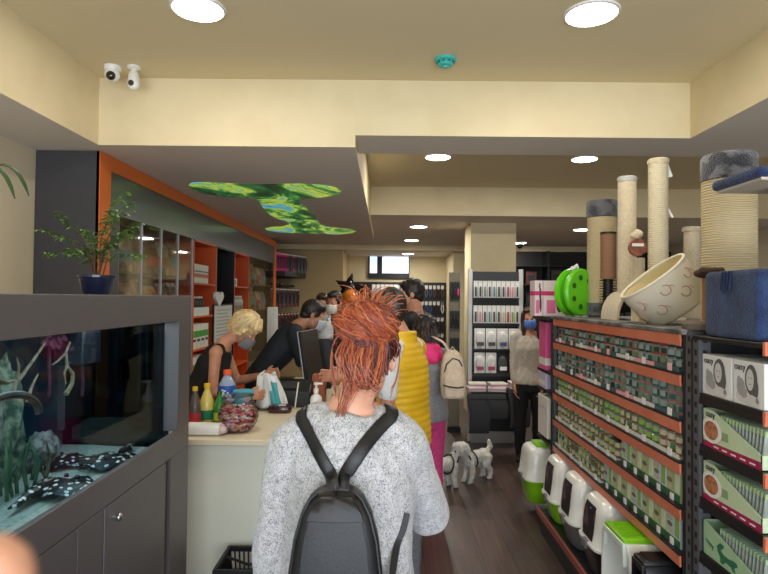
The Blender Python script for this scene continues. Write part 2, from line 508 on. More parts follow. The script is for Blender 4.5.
# ================================================================ aquarium on its cabinet
AX, AY0, AY1 = -1.0, .75, 2.95
SILL, GTOP, ATOP = .985, 1.528, 1.652
SB = .90
aq = thing('aquarium', 'large grey framed aquarium on a matching cabinet at the left', 'aquarium', (-1.31, 1.85, 0))
tankm = mat('tank_board', (92, 88, 89), .4, bump=.02, bscale=300)
tank_d = mat('tank_board_inner', (58, 57, 60), .45)
mb = MB(); mb.box(-1.62, AX-.022, AY0, AY1, .09, SB-.03); mb.box(-1.60, AX-.06, AY0+.02, AY1-.02, 0, .09)
mb.build('cabinet', tankm, aq, bev=.003)
MB().box(AX-.022, AX, AY0, AY1, .89, SILL+.012).build('apron', tankm, aq, bev=.002)
MB().box(-1.61, AX-.024, AY0+.002, AY1-.002, SB-.029, SB).build('tank_floor', tank_d, aq)
# doors: hinged panels with a shadow gap, a recessed post at the far end
for (y0, y1, hy) in ((2.08, 2.66, 2.145), (1.485, 1.90, None), (.9, 1.48, 1.43)):
    d = MB().box(AX-.022, AX-.002, y0+.003, y1-.003, .10, .885).build('cabinet_door', tankm, aq, bev=.002)
    if hy:
        MB().cyl((AX-.002, hy, .83), (AX+.016, hy, .83), .006).build('handle_stem', steel, d)
        MB().ell((AX+.022, hy, .83), (.011, .015, .015)).build('knob', steel, d)
MB().box(AX-.022, AX-.004, 1.905, 2.075, .10, .885).build('filler_panel', tankm, aq, bev=.002)
MB().box(AX-.022, AX, 2.715, AY1, .0, .889).build('end_post', tankm, aq, bev=.002)
mb = MB(); mb.box(-1.62, AX, AY0, AY1, GTOP, ATOP)
mb.build('hood', tankm, aq, bev=.003)
for bb in ((AX-.07, AX, 2.79, AY1), (-1.62, -1.55, 2.79, AY1), (AX-.07, AX, AY0, AY0+.12), (-1.62, -1.55, AY0, AY0+.12)):
    MB().box(*bb, SILL+.012, GTOP).build('corner_post', tankm, aq, bev=.002)
MB().box(AX-.062, AX-.05, AY0+.1, 2.80, SILL+.012, GTOP).build('front_glass', glassy('tank_glass', (240, 246, 248), .06), aq)
MB().box(-1.56, AX-.05, 2.80, 2.812, SB, GTOP).build('end_glass', glassy('dimmed_end_glass', (120, 140, 158), .3), aq)  # pane tint darkened to stand in for the dim counter area beyond
MB().box(-1.60, -1.585, AY0, 2.93, SB, GTOP).build('back_panel', mat('tank_back', (24, 50, 72), .6, col2=(34, 66, 82), nscale=3), aq)
MB().box(-1.58, AX-.064, AY0+.13, 2.795, SB+.05, GTOP-.055).build('water', glassy('water', (226, 238, 242), .05), aq)
ld = bpy.data.lights.new('tank_lamp', 'AREA'); ld.shape = 'RECTANGLE'; ld.size = .25; ld.size_y = 1.9; ld.energy = 3; ld.color = (.92, .97, 1)
lo = bpy.data.objects.new('tank_lamp', ld); COL.objects.link(lo); lo.location = (-1.2, 1.85, GTOP-.01)
MB().box(-1.33, -1.07, .9, 2.78, GTOP-.008, GTOP-.001).build('lamp_housing', white, aq)

# sand, stones, wood, plants and rays inside
sandm = mat('white_sand', (214, 210, 196), .9, col2=(192, 186, 168), nscale=60, bump=.3, bscale=200)
def sand(u, w):
    x = -1.58 + u*.51; y = AY0+.13 + w*1.915
    return V((x, y, SB+.012 + .02*(1-u) + .008*noise.noise(V((x*6, y*6, 0)))))
mb = MB().grid(sand, 14, 40)
o = mb.build('tank_sand', sandm, None, 'pale sand covering the bottom of the aquarium', 'sand', kind='stuff')
rockm = mat('mossy_rock', (50, 72, 58), .9, col2=(128, 140, 116), nscale=26, bump=.7, bscale=40)
rockm2 = mat('grey_rock', (140, 144, 138), .9, col2=(66, 72, 70), nscale=30, bump=.7, bscale=30)
def rock(c, r, seed, m, label):
    c = V(c); mb = MB()
    mb.ell((0, 0, 0), (1, 1, 1), nu=22, nv=14)
    vs = []
    for p in mb.v:
        n = p.normalized(); k = 1 + .38*noise.noise(n*1.9+V((seed, 0, 0))) + .2*noise.noise(n*5+V((0, seed, 0)))
        vs.append(c + V((n.x*r[0]*k, n.y*r[1]*k, max(n.z*k, -.55)*r[2])))
    mb.v = vs
    return mb.build('aquarium_rock', m, None, label, 'rock', sharp=80)
for i, (y, dx, r, m, lab) in enumerate([
    (1.62, .1, (.08, .11, .22), rockm, 'mossy rock at the near end inside the aquarium'),
    (1.86, .08, (.06, .085, .27), rockm, 'tall mossy rock under the thin driftwood in the aquarium'),
    (2.06, .14, (.042, .045, .34), rockm2, 'upright pale grey column rock in the middle of the aquarium'),
    (2.2, .07, (.08, .1, .30), rockm, 'brownish green rock behind the column rock in the aquarium'),
    (2.42, .12, (.06, .09, .09), rockm2, 'low grey stone near the far end of the aquarium'),
    (1.35, .1, (.1, .15, .22), rockm, 'dark mossy rock at the left frame edge in the aquarium')]):
    rock((-1.58+dx+r[0]*.4, y, SB+.03+r[2]*.5), r, i*7.3, m, lab)
woodm = mat('driftwood', (150, 134, 108), .85, col2=(110, 94, 72), nscale=30)
def branch(pts, r, label, forks=()):
    mb = MB(); k = len(pts)
    mb.tube(pts, [r*(1-.6*i/(k-1)) for i in range(k)], 7)
    for f in forks: mb.tube(f, [r*.6*(1-.6*i/(len(f)-1)) for i in range(len(f))], 6)
    return mb.build('driftwood_branch', woodm, None, label, 'driftwood')
def tk(px, py, x): return onx(px, py, x)
branch([tk(12, 402, -1.42), tk(14, 385, -1.42), tk(20, 378, -1.42), tk(32, 362, -1.41), tk(45, 343, -1.4)], .012, 'pale forked driftwood at the left of the aquarium',
       [[tk(-6, 378, -1.42), tk(8, 382, -1.42), tk(16, 380, -1.42)], [tk(18, 378, -1.42), tk(19, 366, -1.42), tk(17, 358, -1.42)]])
branch([tk(66, 394, -1.38), tk(72, 384, -1.38), tk(73, 374, -1.38), tk(67, 366, -1.38), tk(66, 352, -1.38), tk(70, 342, -1.38)], .011, 'curved pale driftwood rising from the column rock',
       [[tk(65, 354, -1.38), tk(58, 361, -1.39), tk(52, 365, -1.4)], [tk(67, 366, -1.38), tk(64, 374, -1.37), tk(66, 384, -1.37)]])
branch([tk(27, 402, -1.4), tk(32, 386, -1.4), tk(38, 374, -1.4)], .008, 'short slanting driftwood twig on the mossy rocks')
redm = mat('red_weed', (112, 46, 66), .8, col2=(80, 34, 56), nscale=20)
mb = MB()
for k in range(26):
    p = tk(random.uniform(44, 64), random.uniform(338, 346), -1.44 + random.uniform(-.03, .03))
    mb.ell(p, (.012, .03, .016), Matrix.Rotation(random.uniform(-1, 1), 3, 'X'), 6, 4)
for (a, b2) in ((50, 49), (80, 82)):
    mb.tube([tk(a, 345, -1.46), tk(b2, 362, -1.46), tk(b2+1, 384, -1.46), tk(b2, 396, -1.47)], .008, 6)
mb.build('aquarium_plant', redm, None, 'dark red plant hanging above the driftwood in the aquarium', 'aquarium plant')
greenm = mat('weed', (40, 78, 58), .8, col2=(74, 104, 70), nscale=20)
mb = MB()
for k in range(40):
    b0 = V((-1.40+random.uniform(-.05, .1), random.uniform(1.5, 2.3), SB+.03)); hgt = random.uniform(.1, .24)
    mb.tube([b0, b0+V((random.uniform(-.02, .02), random.uniform(-.03, .03), hgt*.5)), b0+V((random.uniform(-.04, .04), random.uniform(-.06, .06), hgt))], [.007, .008, .002], 5)
mb.build('aquarium_plant', greenm, None, 'low green water weed between the aquarium rocks', 'aquarium plant', kind='stuff')
# air hose with bulb
mb = MB().tube([tk(121, 325, -1.3), tk(121.5, 350, -1.3), tk(121, 380, -1.3), tk(120.5, 394, -1.3)], .004, 6)
t = thing('air_hose', 'thin pale air hose with a white bulb end in the aquarium', 'air hose', tk(120.5, 401, -1.3))
mb.build('hose', mat('hose', (150, 165, 175), .5), t)
MB().ell(tk(120.5, 398, -1.3), (.016, .016, .03)).build('air_stone', white, t)
mb = MB().tube([tk(147, 330, -1.35), tk(147, 352, -1.35), tk(148, 400, -1.35), tk(148, 446, -1.35)], .005, 6)
mb.build('heater_tube', MATS['hose'], None, 'slim vertical heater tube near the far end of the aquarium', 'heater')
# filter box at far corner
mb = MB().box(-1.5, -1.36, 2.60, 2.76, 1.33, 1.52)
mb.build('filter_box', mat('filter', (30, 34, 42), .4, col2=(90, 96, 110), nscale=40, lo=.62, hi=.66), None, 'dark filter box hanging in the far top corner of the aquarium', 'filter', bev=.01)
# dark hoop at the left edge
c = tk(4, 425, -1.12)
hoop = [c + V((0, .17*math.cos(a), .085*math.sin(a))) for a in [PI*k/16 for k in range(17)]]
MB().tube(hoop, .012, 8).build('aquarium_arch', mat('arch_black', (24, 24, 24), .5, col2=(60, 56, 50), nscale=30), None, 'dark arched tunnel ornament at the near end of the aquarium', 'ornament')
# spotted stingrays
raym = mat('ray_skin', (238, 236, 228), .4, col2=(20, 20, 22), nscale=38, lo=.30, hi=.36, kind='voronoi')
def stingray(px, py, rz, s, label):
    q = onz(px, py, SB+.05)
    t = thing('stingray', label, 'stingray', (min(q.x, AX-.075-s*.95), q.y, SB+.028), rz)
    def disc(u, w):
        a = 2*PI*u; rr = w*s*(1+.10*math.cos(2*a))
        zc = .035*s/.16*(1-w**1.6) + .010*(w**3)*math.sin(5*a)
        return V((rr*math.cos(a)*.92, rr*math.sin(a), .012+zc))
    mb = MB().grid(disc, 36, 10)
    mb.grid(lambda u, w: V((disc(u, w).x, disc(u, w).y, disc(u, w).z-.012*(1-w))), 36, 3)
    mb.build('body', raym, t, local=True, sharp=80)
    MB().tube([(0, -s*.8, .02), (.01, -s*1.2, .02), (.04, -s*1.6, .02), (.05, -s*1.95, .02)], [.022, .018, .012, .004], 8).build('tail', raym, t, local=True)
    for x in (-1, 1): MB().ell((x*.028, s*.35, .048*s/.16), .009).build('eye', black, t, local=True)
    return t
stingray(76, 484, -.35, .125, 'spotted black stingray nearest the front glass of the aquarium')
stingray(112, 458, 2.9, .125, 'spotted black stingray with its tail towards the glass, at the far end')
stingray(62, 459, 1.2, .11, 'spotted stingray farther back on the sand beside the mossy rocks')

# plant pot on the aquarium top
leafm = mat('ficus_leaf', (84, 122, 56), .5, col2=(126, 158, 82), nscale=20)
stemm = mat('stem', (104, 78, 58), .8)
pp = at(97, 293, 2.62)
t = thing('potted_plant', 'small leafy ficus in a dark blue pot on the aquarium', 'potted plant', (pp.x, 2.62, ATOP))
c = V((pp.x, 2.62, ATOP))
MB().lathe(c, [(.055, 0), (.06, .01), (.078, .075), (.083, .078), (.083, .088), (.074, .088), (.07, .075)], 28).build('pot', mat('blue_pot', (24, 34, 66), .25, coat=.6), t)
MB().lathe(c, [(.071, .07), (.001, .076)], 20).build('soil', mat('soil', (50, 36, 26), .95), t)
def leaf(mb, p, d, L, w, m=0, droop=.3):
    d = V(d).normalized(); s = d.cross(V((0, 0, 1)))
    if s.length < .1: s = V((1, 0, 0))
    s.normalize(); up = s.cross(d)
    vs = []
    for u, k in ((0, .05), (.25, .8), (.55, 1), (.8, .6), (1, .02)):
        q = V(p) + d*(L*u) - V((0, 0, 1))*(droop*L*u*u)
        vs += [q - s*(w*k/2) + up*(w*.12*k), q, q + s*(w*k/2) + up*(w*.12*k)]
    fs = []
    for i in range(4):
        a = i*3; fs += [(a, a+1, a+4, a+3), (a+1, a+2, a+5, a+4)]
    mb.add(vs, fs, m)
rnd = random.Random(3)
stems = MB(); leaves = MB()
tips = [(-26, 212), (-36, 222), (-20, 235), (-8, 222), (8, 210), (16, 198), (24, 204), (20, 225), (30, 240), (12, 232), (-30, 238), (0, 236), (26, 218)]
for i, (dx, ty) in enumerate(tips):
    e = at(97+dx*.92, ty+16, 2.62 + rnd.uniform(-.12, .12)); b0 = c + V((rnd.uniform(-.02, .02), rnd.uniform(-.02, .02), .07))
    mid = b0.lerp(e, .5) + V((-(e.x-b0.x)*.25, 0, .03))
    path = [b0, b0.lerp(mid, .6), mid, mid.lerp(e, .55)+V((0, 0, .012)), e]
    stems.tube(path, [.004, .0035, .003, .002, .0012], 5)
    for q in range(52):
        u = .42 + .58*q/25; k = min(int(u*4), 3); p = path[k].lerp(path[k+1], u*4-k)
        a = rnd.uniform(0, 2*PI)
        leaf(leaves, p, (math.cos(a), math.sin(a), rnd.uniform(-.3, .6)), rnd.uniform(.028, .048), rnd.uniform(.012, .019))
stems.build('stem', stemm, t); leaves.build('foliage', leafm, t, sharp=80)
# arching palm at the left frame edge
c2 = V((-1.42, 1.72, ATOP))
t = thing('potted_palm', 'arching green palm leaves entering at the left edge', 'potted plant', c2)
MB().lathe(c2, [(.06, 0), (.085, .1), (.09, .1), (.09, .112), (.08, .112), (.076, .1)], 24).build('pot', MATS['blue_pot'], t)
MB().lathe(c2, [(.077, .095), (.001, .1)], 20).build('soil', MATS['soil'], t)
mb = MB()
for tgt, ty in ((at(29, 196, 1.85), .9), (at(15, 199, 1.78), .8), (at(-30, 185, 1.7), .8), (at(-70, 160, 1.5), .9), (V((-1.7, 1.5, 2.05)), .9), (V((-1.25, 1.5, 2.1)), .9)):
    b0 = c2+V((0, 0, .1)); apex = b0.lerp(tgt, .62)+V((0, 0, .16 if tgt.z < 2.02 else .1))
    path = []
    for k in range(15):
        u = k/14; path.append(b0*((1-u)**2) + (apex*2 - (b0+tgt)*.5)*(2*u*(1-u)) + tgt*(u*u))
    nrm = [V((.1, -.5, 1))]*15
    mb.ribbon(path, nrm, [.006 + .015*math.sin(PI*min(1, k/14))**.7 if k < 14 else .003 for k in range(15)], .003)
mb.build('frond', mat('palm_leaf', (60, 84, 46), .5, col2=(44, 66, 36), nscale=12), t)

# ================================================================ dark wall cabinet row along the left wall
CX, CB = -1.985, -2.425
CY = [3.95, 4.11, 4.27, 5.92, 6.72, 7.52, 8.32, 10.2]
cab = thing('wall_cabinet', 'long anthracite wall cabinet with orange frame along left wall', 'cabinet', (-2.2, 7.0, 0))
MB().box(CB, CX, 3.95, 3.99, 0, 2.645).build('end_panel', anth, cab)
mb = MB(); mb.box(CX-.02, CX+.006, 3.95, 4.11, 0, 2.645); mb.box(CX-.02, CX+.006, 4.11, 10.36, 2.54, 2.645); mb.box(CX-.02, CX+.006, 10.2, 10.36, 0, 2.54)
mb.build('orange_frame', orange, cab)
MB().box(CX-.03, CX-.004, 4.11, 10.2, 2.24, 2.54).build('header_panel', mat('grey_header', (84, 88, 90), .28, coat=.3), cab)
MB().box(CX-.03, CX-.004, 4.11, 4.27, 0, 2.24).build('filler_panel', anth, cab)
mb = MB(); mb.box(CB, CB+.015, 4.0, 10.2, 0, 2.6)
mb.build('back_panel', mat('cab_back', (96, 88, 80), .6), cab)
MB().box(CB, CX-.03, 4.0, 10.36, 2.24, 2.62).build('top_box', anth, cab)
def niche(y0, y1, m, shelves):
    mb = MB(); mb.box(CB+.015, CX+.004, y0, y0+.02, 0, 2.24); mb.box(CB+.015, CX+.004, y1-.02, y1, 0, 2.24)
    mb.box(CB+.016, CB+.03, y0, y1, 0, 2.24); mb.box(CB+.015, CX+.004, y0, y1, 2.22, 2.24)
    mb.build('open_niche', m, cab)
    for z in shelves: MB().box(CB+.03, CX, y0+.02, y1-.02, z-.02, z).build('shelf', m, cab)
SH = [1.79, 1.44, 1.09, .74, .39]
niche(CY[3], CY[4], orange2, SH); niche(CY[4], CY[5], black, []); niche(CY[5], CY[6], orange2, SH)
mb = MB()
for k in range(5):
    y = 4.27 + k*.4125
    mb.box(CX-.022, CX-.004, y-.0035, y+.0035, .3, 2.24)
mb.box(CB, CX, 4.27, 5.92, .28, .3); mb.build('door_frame', silver, cab)
doorg = glassy('cabinet_glass', (244, 242, 238), .3, .03)
for k in range(4): MB().box(CX-.018, CX-.010, 4.28+k*.4125, 4.67+k*.4125, .3, 2.235).build('glass_door', doorg, cab)
for z in (1.84, 1.5, 1.1, .7): MB().box(CB+.015, CX-.04, 4.28, 5.9, z-.015, z).build('shelf', anth, cab)
mirrorm = mat('mirror', (200, 190, 175), .06, metal=1)
for k in range(3): MB().box(CX-.018, CX-.010, 8.34+k*.62, 8.34+k*.62+.6, .3, 2.235).build('glass_door', doorg, cab)
for z in (1.84, 1.44, 1.09, .7): MB().box(CB+.015, CX-.04, 8.34, 10.18, z-.015, z).build('shelf', anth2, cab)
# things behind the glass: bags of pet food
bagms = [mat('bag_a', (186, 150, 110), .5, col2=(104, 88, 78), nscale=9), mat('bag_b', (226, 214, 186), .5, col2=(130, 122, 108), nscale=8), mat('bag_c', (140, 124, 112), .5, col2=(206, 164, 124), nscale=8)]
bandms = [mat('band_teal', (96, 180, 180), .5), mat('band_red', (226, 104, 80), .5), mat('band_blue', (120, 176, 214), .5), mat('band_orange', (206, 128, 60), .5), mat('band_green', (120, 160, 80), .5)]
def sack(c, w, d, h, m0, m1, label, cat='pet food bag', group=None):
    """pillow bag with crimped top and a printed band; faces +X"""
    c = V(c); t = thing('pet_food_bag', label, cat, c, 0, group)
    secs = []
    for z, a, b2 in ((0, .92, .9), (.04, 1, 1), (.5, 1, .95), (.82, .98, .7), (.93, .96, .25), (1, .96, .06)):
        secs.append((c+V((0, 0, z*h)), V((d/2*b2, 0, 0)), V((0, w/2*a, 0))))
    MB().oval(secs, 20, pw=3.2).build('bag', m0, t)
    zb = h*.42
    MB().oval([(c+V((0, 0, zb-h*.13)), V((d/2*1.015, 0, 0)), V((0, w/2*1.01, 0))), (c+V((0, 0, zb+h*.13)), V((d/2*1.0, 0, 0)), V((0, w/2*1.01, 0)))], 20, pw=3.2).build('printed_band', m1, t)
    return t
k = 0
names = ['nearest the plant', 'second from the plant', 'third from the plant', 'in the fourth place', 'fifth along', 'last before the orange shelves']
for z, lv, hh in ((1.84, 'top', .34), (1.5, 'middle', .28)):
    for i in range(6):
        y = 4.42 + i*.265
        sack((-2.16, y, z), .23, .14, hh*(.85+.15*((i*7) % 3)/2), bagms[(i+k) % 3], bandms[(i*2+k) % 5], 'pet food bag behind the glass doors, %s shelf, %s' % (lv, names[i]))
    k += 1
for i in range(5):
    y = 8.5 + i*.36
    for z, lv in ((1.84, 'upper'), (1.44, 'lower')):
        sack((-2.16, y, z), .28, .14, .3, bagms[(i+1) % 3], bandms[(i+3) % 5], 'brown food bag behind the far glass doors beyond the orange shelves', group='bags behind the far glass doors on the %s shelf' % lv)['label'] = 'brown food bag on the %s shelf behind the far glass doors' % lv
# goods on the first orange shelves
whiteb = mat('white_pack', (226, 222, 212), .5); redb = mat('pack_red', (196, 96, 70), .5); greenb = mat('pack_green', (74, 160, 66), .5); dk = mat('pack_dark', (40, 36, 34), .5)
def carton(c, s, mats, label, group, bands, name='carton', cat='box', rz=0):
    c = V(c); t = thing(name, label, cat, c, rz, group)
    a, b2, h = s
    MB().box(-a/2, a/2, -b2/2, b2/2, 0, h).build('body', mats[0], t, bev=.003, local=True)
    for i, (z0, z1, u0, u1) in enumerate(bands):
        MB().box(-a/2-.001, a/2+.0015, -b2/2*u1-.0008, b2/2*u1+.0008, z0*h, z1*h).build('print_band', mats[1+i], t, local=True)
    return t
g = None
for i in range(6):
    y = 5.99+i*.088
    o = carton((-2.06, y, 1.79), (.12, .084, .2), [whiteb, redb, dk], 'white and red carton in the row on the upper orange shelf', 'white cartons on the upper orange shelf', [(.3, .5, 0, 1), (.58, .66, 0, .7)]) if i == 0 else dup(g, (-2.06, y, 1.79))
    if i == 0: g = o
tr = MB(); tr.box(-2.13, -1.995, 5.95, 6.5, 1.44, 1.445); tr.box(-1.999, -1.995, 5.95, 6.5, 1.445, 1.53); tr.box(-2.13, -2.126, 5.95, 6.5, 1.445, 1.53)
tr.build('display_tray', mat('tray_white', (214, 222, 214), .6), None, 'white cardboard tray of dark bottles on the orange shelf', 'tray')
def bottle(c, r, h, mats, label, cat='bottle', group=None, neck=.35, cap_h=.1, lab=(.22, .62)):
    c = V(c); t = thing('bottle', label, cat, c, 0, group)
    hb = h*(1-neck)
    MB().lathe(c, [(r*.85, 0), (r, .012), (r, hb*.5), (r*.97, hb*.55), (r, hb*.62), (r, hb*.9), (r*.93, hb), (r*.6, hb+(h-hb)*.4), (r*.38, hb+(h-hb)*.62), (r*.36, h-cap_h*h*.5)], 20).build('body', mats[0], t)
    MB().lathe(c, [(r*.46, h*(1-cap_h)), (r*.46, h*.985), (r*.42, h)], 16).build('cap', mats[1], t)
    MB().lathe(c, [(r*1.015, hb*lab[0]), (r*1.02, hb*(lab[0]+lab[1])/2), (r*1.015, hb*lab[1])], 20, cap=False).build('label', mats[2], t)
    return t
g = None
for i in range(6):
    y = 6.0+i*.082
    o = bottle((-2.06, y, 1.446), .032, .2, [dk, whiteb, mat('lab_grey', (160, 150, 140), .5)], 'dark bottle with white cap in the white tray', group='dark bottles in the white tray') if i == 0 else dup(g, (-2.06, y, 1.446))
    if i == 0: g = o
for z, lv in ((1.09, 'third'), (.74, 'fourth'), (.39, 'fifth')):
    g = None
    for i in range(4):
        y = 6.02+i*.135
        o = carton((-2.07, y, z), (.15, .125, .26), [whiteb, greenb, dk], 'white pack with green band on the %s orange shelf' % lv, 'white and green packs on the %s orange shelf' % lv, [(.48, .74, 0, 1), (.3, .4, 0, .7)], 'pet_food_pack', 'pack') if i == 0 else dup(g, (-2.07, y, z))
        if i == 0: g = o
# second orange shelves
carton((-2.05, 7.66, 1.79), (.1, .14, .1), [whiteb, dk], 'single small white box alone on the second orange niche shelf', None, [(.2, .8, 0, .3)])
g = None
for i in range(6):
    cm = [mat('b_green', (90, 150, 70), .5), mat('b_pink', (190, 110, 130), .5)][i % 2]
    bottle((-2.05, 7.62+i*.1, 1.44), .036, .22, [mat('clear_plastic', (170, 175, 160), .3), whiteb, cm], 'small bottle with %s label in the second orange niche' % ('green', 'pink')[i % 2], group='%s labelled bottles in the second orange niche' % ('green', 'pink')[i % 2])
for i in range(3): carton((-2.06, 7.66+i*.23, 1.09), (.14, .16, .2), [whiteb, orange], 'white carton on the low shelf of the second orange niche', 'cartons low in the second orange niche', [(.2, .5, 0, 1)])
# framed list and heart in the black niche
t = thing('framed_list', 'tall white printed list in a black frame in the black niche', 'framed list', (-1.98, 7.05, .9))
p0 = onx(215, 306, -1.97); p1 = onx(232, 345, -1.97)
MB().box(-1.995, -1.975, p0.y-.02, p1.y+.02, .9, p0.z+.02).build('frame', blackm, t)
MB().box(-1.977, -1.972, p0.y, p1.y-.02, .93, p0.z).build('sheet', mat('list_paper', (205, 205, 200), .7), t)
mb = MB()
for k in range(14): mb.box(-1.973, -1.9705, p0.y+.08, p1.y-.1-.06*((k*5) % 3), p0.z-.06-.042*k, p0.z-.045-.042*k)
mb.build('text_lines', mat('print_grey', (164, 164, 160), .7), t)
mb = MB(); hp = []
for k in range(40):
    a = 2*PI*k/40; x = 16*math.sin(a)**3; y = 13*math.cos(a)-5*math.cos(2*a)-2*math.cos(3*a)-math.cos(4*a)
    hp.append((x*.0105, y*.0062))
q = onx(219.5, 298, -1.96)
mb.prism([(q.y+a, q.z+b2) for a, b2 in hp], 'x', -1.985, -1.955)
mb.build('heart_ornament', white, None, 'white heart ornament standing on the framed list', 'ornament', bev=.008)
# white board standing behind the counter
t = thing('leaning_board', 'tall white panel board standing behind the man in dark polo', 'board', (-1.3, 6.5, 0))
b0 = at(267.5, 307, 6.5); b1 = at(278, 335, 6.5)
MB().prism([(b0.x, 0), (b1.x+.02, 0), (b1.x-.01, b0.z), (b0.x, b0.z)], 'y', 6.49, 6.52).build('panel', white, t, bev=.004)
MB().box(b0.x+.03, b1.x-.03, 6.483, 6.49, .5, b0.z-.08).build('inset', whitep, t)

# ================================================================ counter
cw = mat('counter_front', (222, 222, 206), .45); ctop = mat('counter_top', (226, 212, 184), .4)
CT = .832
cn = thing('shop_counter', 'cream L-shaped shop counter with white front panel', 'counter', (-.9, 4.4, 0))
mb = MB(); mb.box(-1.95, -.42, 3.33, 3.86, .06, CT-.035); mb.box(-.90, -.42, 3.86, 5.9, .06, CT-.035); mb.box(-1.9, -.46, 3.40, 3.82, 0, .06); mb.box(-.86, -.46, 3.82, 5.86, 0, .06)
mb.build('base', cw, cn)
mb = MB(); mb.prism([(-1.97, 3.30), (-.40, 3.30), (-.40, 5.92), (-.92, 5.92), (-.92, 3.88), (-1.97, 3.88)], 'z', CT-.035, CT)
mb.build('worktop', ctop, cn, bev=.004)
# shopping basket on the floor before the counter
bk = thing('shopping_basket', 'black plastic shopping basket on the floor before the counter', 'basket', (-.79, 3.1, 0))
mb = MB(); x0, x1, y0, y1, zt = -.865, -.50, 2.99, 3.27, .245
def bx(z): k = .03*(1-z/zt); return x0+k, x1-k, y0+k, y1-k
a = bx(0); mb.box(a[0], a[1], a[2], a[3], 0, .008); mb.build('base', black, bk)
a = bx(zt); mb = MB()
mb.box(a[0]-.012, a[1]+.012, a[2]-.012, a[2]+.006, zt-.03, zt); mb.box(a[0]-.012, a[1]+.012, a[3]-.006, a[3]+.012, zt-.03, zt)
mb.box(a[0]-.012, a[0]+.006, a[2], a[3], zt-.03, zt); mb.box(a[1]-.006, a[1]+.012, a[2], a[3], zt-.03, zt)
mb.build('rim', black, bk, bev=.003)
mb = MB()
for k in range(15):
    u = k/14
    for (p, q) in ((0, 0), (1, 0)):
        lo_, hi_ = bx(0), bx(zt-.02)
        yb, yt = (lo_[2], hi_[2]) if p == 0 else (lo_[3], hi_[3])
        mb.cyl((lo_[0]+(lo_[1]-lo_[0])*u, yb, 0), (hi_[0]+(hi_[1]-hi_[0])*u, yt, zt-.02), .005, n=6)
for k in range(11):
    u = k/10
    for i in (0, 1): mb.cyl((lo_[i], lo_[2]+(lo_[3]-lo_[2])*u, 0), (hi_[i], hi_[2]+(hi_[3]-hi_[2])*u, zt-.02), .005, n=6)
mb.box(x0+.02, x1-.02, y0+.01, y0+.016, .1, .125); mb.box(x0+.02, x1-.02, y1-.016, y1-.01, .1, .125)
mb.build('side_grille', black, bk)
mb = MB().tube([(x0+.03, 3.125, zt), (x0+.05, 3.10, zt+.008), (-.7, 3.02, zt+.012), (x1-.05, 3.10, zt+.008), (x1-.03, 3.125, zt)], .008, 8)
mb.build('handle', blackm, bk)

# fish-bowl jar with sweets
bowlg = glassy('bowl_glass', (240, 244, 244), .8)
def bowl(c, s, label, cols, n):
    c = V(c); t = thing('sweet_jar', label, 'sweet jar', c)
    prof = [(.055, 0), (.085, .012), (.112, .05), (.122, .095), (.114, .14), (.095, .175), (.083, .19), (.082, .2), (.092, .215), (.094, .218)]
    MB().lathe(c, [(r*s, z*s) for r, z in prof], 32).build('glass_bowl', bowlg, t)
    sw = []
    rnd = random.Random(5)
    for k in range(n):
        for _ in range(40):
            z = rnd.uniform(.014, .150); rmax = .95*(.122*math.sqrt(max(0, 1-((z-.095)/.105)**2))) - .014
            a = rnd.uniform(0, 2*PI); r = rmax*math.sqrt(rnd.uniform(.35, 1))
            if r > 0: break
        sw.append((a, r, z))
    for ci, col in enumerate(cols):
        mb = MB()
        for k, (a, r, z) in enumerate(sw):
            if k % len(cols) != ci: continue
            R = Matrix.Rotation(rnd.uniform(0, PI), 3, 'Z') @ Matrix.Rotation(rnd.uniform(0, PI), 3, 'X')
            p = c + V((r*math.cos(a), r*math.sin(a), z))*s
            mb.ell(p, (.016*s, .009*s, .009*s), R, 7, 4)
            for q in (-1, 1): mb.ell(p + R @ V((q*.019*s, 0, 0)), (.005*s, .009*s, .004*s), R, 5, 3)
        o = mb.build('wrapped_sweets', col, t, kind='stuff')
    return t
pinks = [mat('sweet_pink', (214, 96, 120), .35), mat('sweet_rose', (236, 176, 184), .35), mat('sweet_yellow', (222, 190, 110), .35), mat('sweet_red', (176, 44, 70), .35), mat('sweet_white', (236, 226, 222), .35)]
p = at(238, 434, 3.52)
bowl((p.x, 3.52, CT), 1.0, 'round glass jar of pink wrapped sweets on the counter', pinks, 420)
bowl((-1.43, 3.50, CT), .98, 'second glass jar of sweets seen through the aquarium', [mat('sweet_dark', (110, 70, 76), .4), pinks[0], mat('sweet_brown', (96, 74, 60), .4)], 260)
# wrapped white roll
p = at(187, 434, 3.41); q = at(222, 434, 3.41)
t = thing('paper_pack', 'white wrapped paper roll lying on the counter front edge', 'paper roll', ((p.x+q.x)/2, 3.41, CT))
mb = MB(); secs = []
for u, k in ((0, .6), (.03, .95), (.5, 1), (.97, .95), (1, .6)):
    x = p.x-.12 + (q.x-p.x+.12)*u; secs.append((V((x, 3.41, CT+.036)), V((0, .05*k, 0)), V((0, 0, .036*k))))
mb.oval(secs, 20, pw=2.8).build('roll', whitep, t)
MB().oval([(V((q.x, 3.41, CT+.036)), V((0, .045, 0)), V((0, 0, .033))), (V((q.x+.03, 3.41, CT+.03)), V((0, .04, 0)), V((0, 0, .012)))], 16).build('film_end', mat('film', (206, 190, 192), .25), t)
